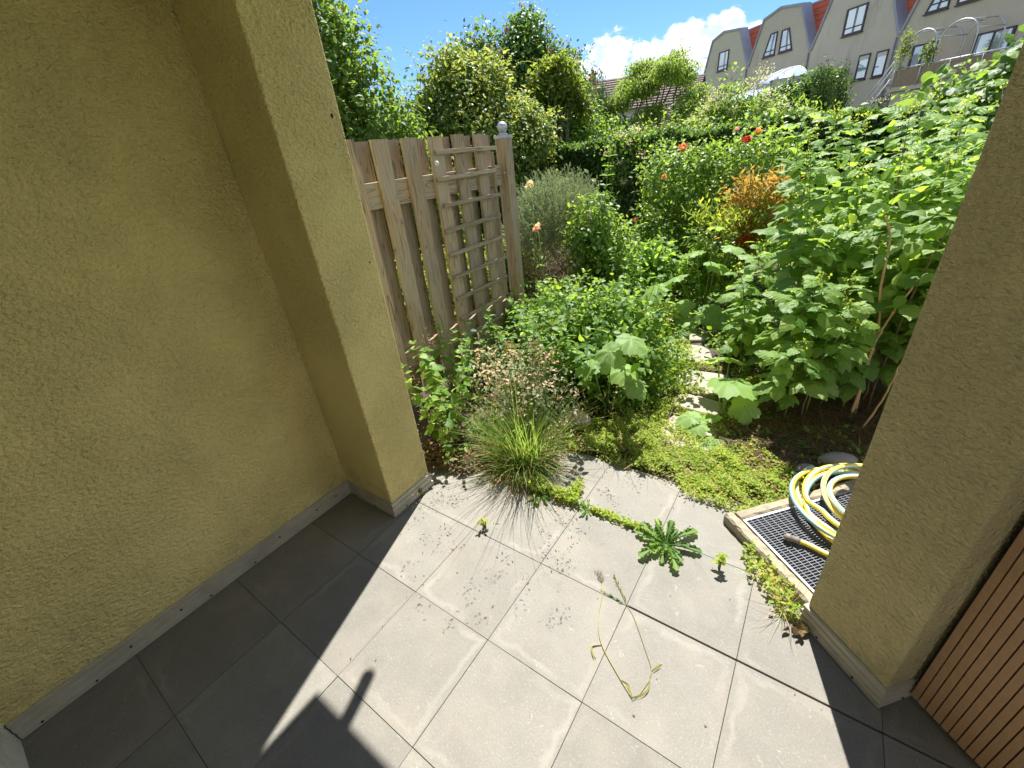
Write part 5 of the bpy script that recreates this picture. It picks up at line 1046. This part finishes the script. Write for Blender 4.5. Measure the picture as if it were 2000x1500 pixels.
# stairs
st = empty('garden_stairs', FR(.7, 1.0, .7), 'metal garden stairs with tube handrails leading up to the terrace door', 'stairs'); O3 = Vector(FR(.7, 1.0, .7)); O3.z = fz(.7)
st.location = (O3.x, O3.y, 0); SL = lambda s, e, z: tuple(Vector(FR(s, e, z)) - Vector((O3.x, O3.y, 0)))
for k in range(10):
    f = k / 9; b = MB(); b.box((.30 - 1.05 * (1 - f), .35, 1.15 + 1.45 * f), (.46 - 1.05 * (1 - f), 2.0, 1.18 + 1.45 * f), SL); b.build('step', M['zinc'], st)
for e in (.35, 2.05):
    b = MB(); b.tube([SL(-.72, e, 1.05), SL(.45, e, 2.62)], .05, 6); b.build('stringer', M['steel'], st)
    for dz in (.48, .25):
        b = MB(); b.tube([SL(-.75, e, 1.1 + dz), SL(.42, e, 2.66 + dz)], .032, 6); b.build('handrail', M['steel'], st)
    for f in (0, .33, .66, 1): b = MB(); b.tube([SL(-.74 + 1.16 * f, e, 1.08 + 1.56 * f), SL(-.74 + 1.16 * f, e, 1.58 + 1.56 * f)], .022, 6); b.build('baluster', M['steel'], st)
tr = empty('terrace', (O3.x, O3.y, 0), 'raised terrace with wicker screened railing on the nearest row house', 'terrace')
b = MB(); b.box((.5, .02, 2.22), (4.2, 2.2, 2.34), SL); b.build('floor_slab', M['facade'], tr); b = MB(); b.box((.62, .3, .6), (4.2, 2.0, 2.215), SL); b.build('base', M['facade'], tr)
b = MB(); b.box((.62, 2.12, 2.36), (4.2, 2.17, 2.84), SL); b.build('wicker_screen', M['wicker'], tr); b = MB(); b.tube([SL(.6, 2.2, 2.88), SL(4.2, 2.2, 2.88)], .035, 8); b.build('railing', M['steel'], tr)
for s in (.6, 1.5, 2.4, 3.3): b = MB(); b.tube([SL(s, 2.2, 2.3), SL(s, 2.2, 2.88)], .03, 6); b.build('baluster', M['steel'], tr)
for j, (s0, s1) in enumerate(((.75, 1.75), (1.85, 2.9))):
    ar = empty('arched_pergola', (O3.x, O3.y, 0), ('left' if j == 0 else 'right') + ' one of two grey metal arches over the raised terrace', 'pergola', 'metal arches over the terrace')
    for e in (.5, 2.15):
        pts = [SL(s0, e, 2.36), SL(s0, e, 3.4)] + [SL(s0 + (s1 - s0) * (.5 - .5 * math.cos(a)), e, 3.4 + .45 * math.sin(a)) for a in np.linspace(.15, 3.0, 12)] + [SL(s1, e, 3.4), SL(s1, e, 2.36)]; b = MB(); b.tube(pts, .035, 6); b.build('arch', M['steel'], ar)
    for a in (.3, 1.2, 2.0, 2.8): b = MB(); b.tube([SL(s0 + (s1 - s0) * (.5 - .5 * math.cos(a)), .5, 3.4 + .45 * math.sin(a)), SL(s0 + (s1 - s0) * (.5 - .5 * math.cos(a)), 2.15, 3.4 + .45 * math.sin(a))], .025, 6); b.build('tie', M['steel'], ar)
for (s, z0, z1, lb) in ((.72, 2.9, 4.0, 'climbing plant with yellow green leaves on the left terrace arch post'), (1.62, 2.9, 3.5, 'small climbing plant between the two terrace arches')):
    c = Vector(FR(s, 2.1, 0)); t = tree('climbing_plant', (c.x, c.y), lb, 'climber'); crown([(0, 0, (fz(z0) + fz(z1)) / 2, .28, .28, (fz(z1) - fz(z0)) / 2)], 420, .13, OV, M['mop'], t, 6, .1, .8, .3); limbs(t, (0, 0, fz(2.36)), [(0, 0, fz(z1))], .02)
# glass canopy pavilion
gp = empty('glass_canopy', (O3.x, O3.y, 0), 'domed glass canopy with pale metal ribs on the third row house terrace', 'canopy')
for k in range(7):
    a0 = math.pi * k / 6; s = -4.55 + 1.15 * math.cos(a0); e = 2.2 + 2.2 * math.sin(a0) * .9
    b = MB(); b.tube([SL(-4.55 + 1.15 * math.cos(a0) * f, 1.6 + (e - 1.6) * f, 3.78 - .42 * f * f) for f in np.linspace(0, 1, 6)], .045, 6); b.build('rib', M['white'], gp)
    if k < 6:
        a1 = math.pi * (k + 1) / 6; E = lambda a: 2.2 + 2.2 * math.sin(a) * .9
        b = MB(); vs = []
        for f in np.linspace(0, 1, 6): vs += [SL(-4.55 + 1.15 * math.cos(a) * f, 1.6 + (E(a) - 1.6) * f, 3.765 - .42 * f * f) for a in (a0, a1)]
        b.add(vs, [(2 * i, 2 * i + 1, 2 * i + 3, 2 * i + 2) for i in range(5)]); b.build('pane', M['canopyglass'], gp)
for s in (-5.6, -4.5, -3.5): b = MB(); b.tube([SL(s, 3.6, .7), SL(s, 3.6, 3.4)], .05, 6); b.build('post', M['steel'], gp)
b = MB(); b.box((-3.45, .05, 3.28), (-2.6, 2.4, 3.33), SL); b.build('awning', M['zinc'], gp)
c2 = empty('glass_canopy', (O3.x, O3.y, 0), 'lower glass canopy with curved ribs left of the domed one', 'canopy')
for k in range(5):
    s = -8.4 + .8 * k; b = MB(); b.tube([SL(s, .1 + 2.6 * f, 3.35 - .5 * f * f) for f in np.linspace(0, 1, 6)], .045, 6); b.build('rib', M['white'], c2)
b = MB(); vs = []
for f in np.linspace(0, 1, 6): vs += [SL(-8.4, .1 + 2.6 * f, 3.335 - .5 * f * f), SL(-5.2, .1 + 2.6 * f, 3.335 - .5 * f * f)]
b.add(vs, [(2 * i, 2 * i + 1, 2 * i + 3, 2 * i + 2) for i in range(5)]); b.build('pane', M['canopyglass'], c2)
# far houses, hills
def far_house(c, ang, L, W_, zw, zr, label, chims=()):
    h = empty('far_house', (c[0], c[1], 0), label, 'house', 'far houses behind the trees'); h.rotation_euler = (0, 0, ang)
    b = MB(); b.box((-L / 2 + .3, -W_ / 2 + .3, 0), (L / 2 - .3, W_ / 2 - .3, zw)); b.prism([(-W_ / 2 + .3, zw), (W_ / 2 - .3, zw), (0, zr - .12)], -L / 2 + .3, L / 2 - .3, lambda a, d, z: (d, a, z)); b.build('wall', M['wall_white'], h)
    nC = 14; b = MB()
    for sg in (-1, 1):
        for k in range(nC):
            y0 = sg * W_ / 2 * (1 - k / nC) * 1.02; y1 = sg * W_ / 2 * (1 - (k + 1) / nC); z0 = zw - .1 + (zr - zw + .1) * k / nC; z1 = zw - .1 + (zr - zw + .1) * (k + 1) / nC
            b.add([(-L / 2, y0, z0 + .05), (L / 2, y0, z0 + .05), (L / 2, y1, z1), (-L / 2, y1, z1), (-L / 2, y0, z0 - .02), (L / 2, y0, z0 - .02)], [(0, 1, 2, 3), (0, 1, 5, 4)])
    b.build('roof', M['brownroof'], h)
    for x in (-L * .3, 0, L * .3):
        b = MB(); b.box((x - .5, -W_ / 2 + .22, zw - 1.9), (x + .5, -W_ / 2 + .32, zw - .7)); o = b.build('window', M['frame'], h); b = MB(); b.box((x - .42, -W_ / 2 + .2, zw - 1.82), (x + .42, -W_ / 2 + .219, zw - .78)); b.build('pane', M['pane'], o)
    for x, hgt in chims:
        b = MB(); b.box((x - .2, -.2, zr - .6), (x + .2, .2, zr + hgt)); b.box((x - .26, -.26, zr + hgt), (x + .26, .26, zr + hgt + .08)); b.tube([(x, 0, zr + hgt + .08), (x, 0, zr + hgt + .3)], .1, 8); b.build('chimney', M['chimney'], h)
far_house((-13.0, 33.0), .38, 7.6, 7, 3.4, 5.35, 'far white house with brown tiled roof and two chimneys', ((-2.15, .35), (.75, .35)))
far_house((-11.3, 41.0), .1, 2.8, 6, 3.6, 5.5, 'far house with brown tiled gable roof beside the row houses')
far_house((-7.2, 24.5), -.3, 3.5, 3, 1.9, 2.9, 'low white outbuilding behind the light green tree')
b = MB(); vs = []; fs = []; nh = 160
for k in range(nh + 1):
    a = math.radians(-80 + 150 * k / nh); r_ = 3200; hgt = 160 + 70 * math.sin(k * .13 + 1) + 40 * math.sin(k * .31) + 14 * math.sin(k * .9) + 60 * math.exp(-((math.degrees(a) + 15.5) / 2.6) ** 2)
    vs += [(r_ * .72 * math.sin(a), r_ * .72 * math.cos(a), -5), (r_ * .86 * math.sin(a), r_ * .86 * math.cos(a), hgt * .6), (r_ * math.sin(a), r_ * math.cos(a), hgt), (r_ * 1.3 * math.sin(a), r_ * 1.3 * math.cos(a), -5)]
for k in range(nh):
    for j in range(3): fs.append((4 * k + j, 4 * k + j + 1, 4 * k + 5 + j, 4 * k + 4 + j))
o = b.add(vs, fs, 0, True).build('hills', M['hill']); o['kind'] = 'structure'
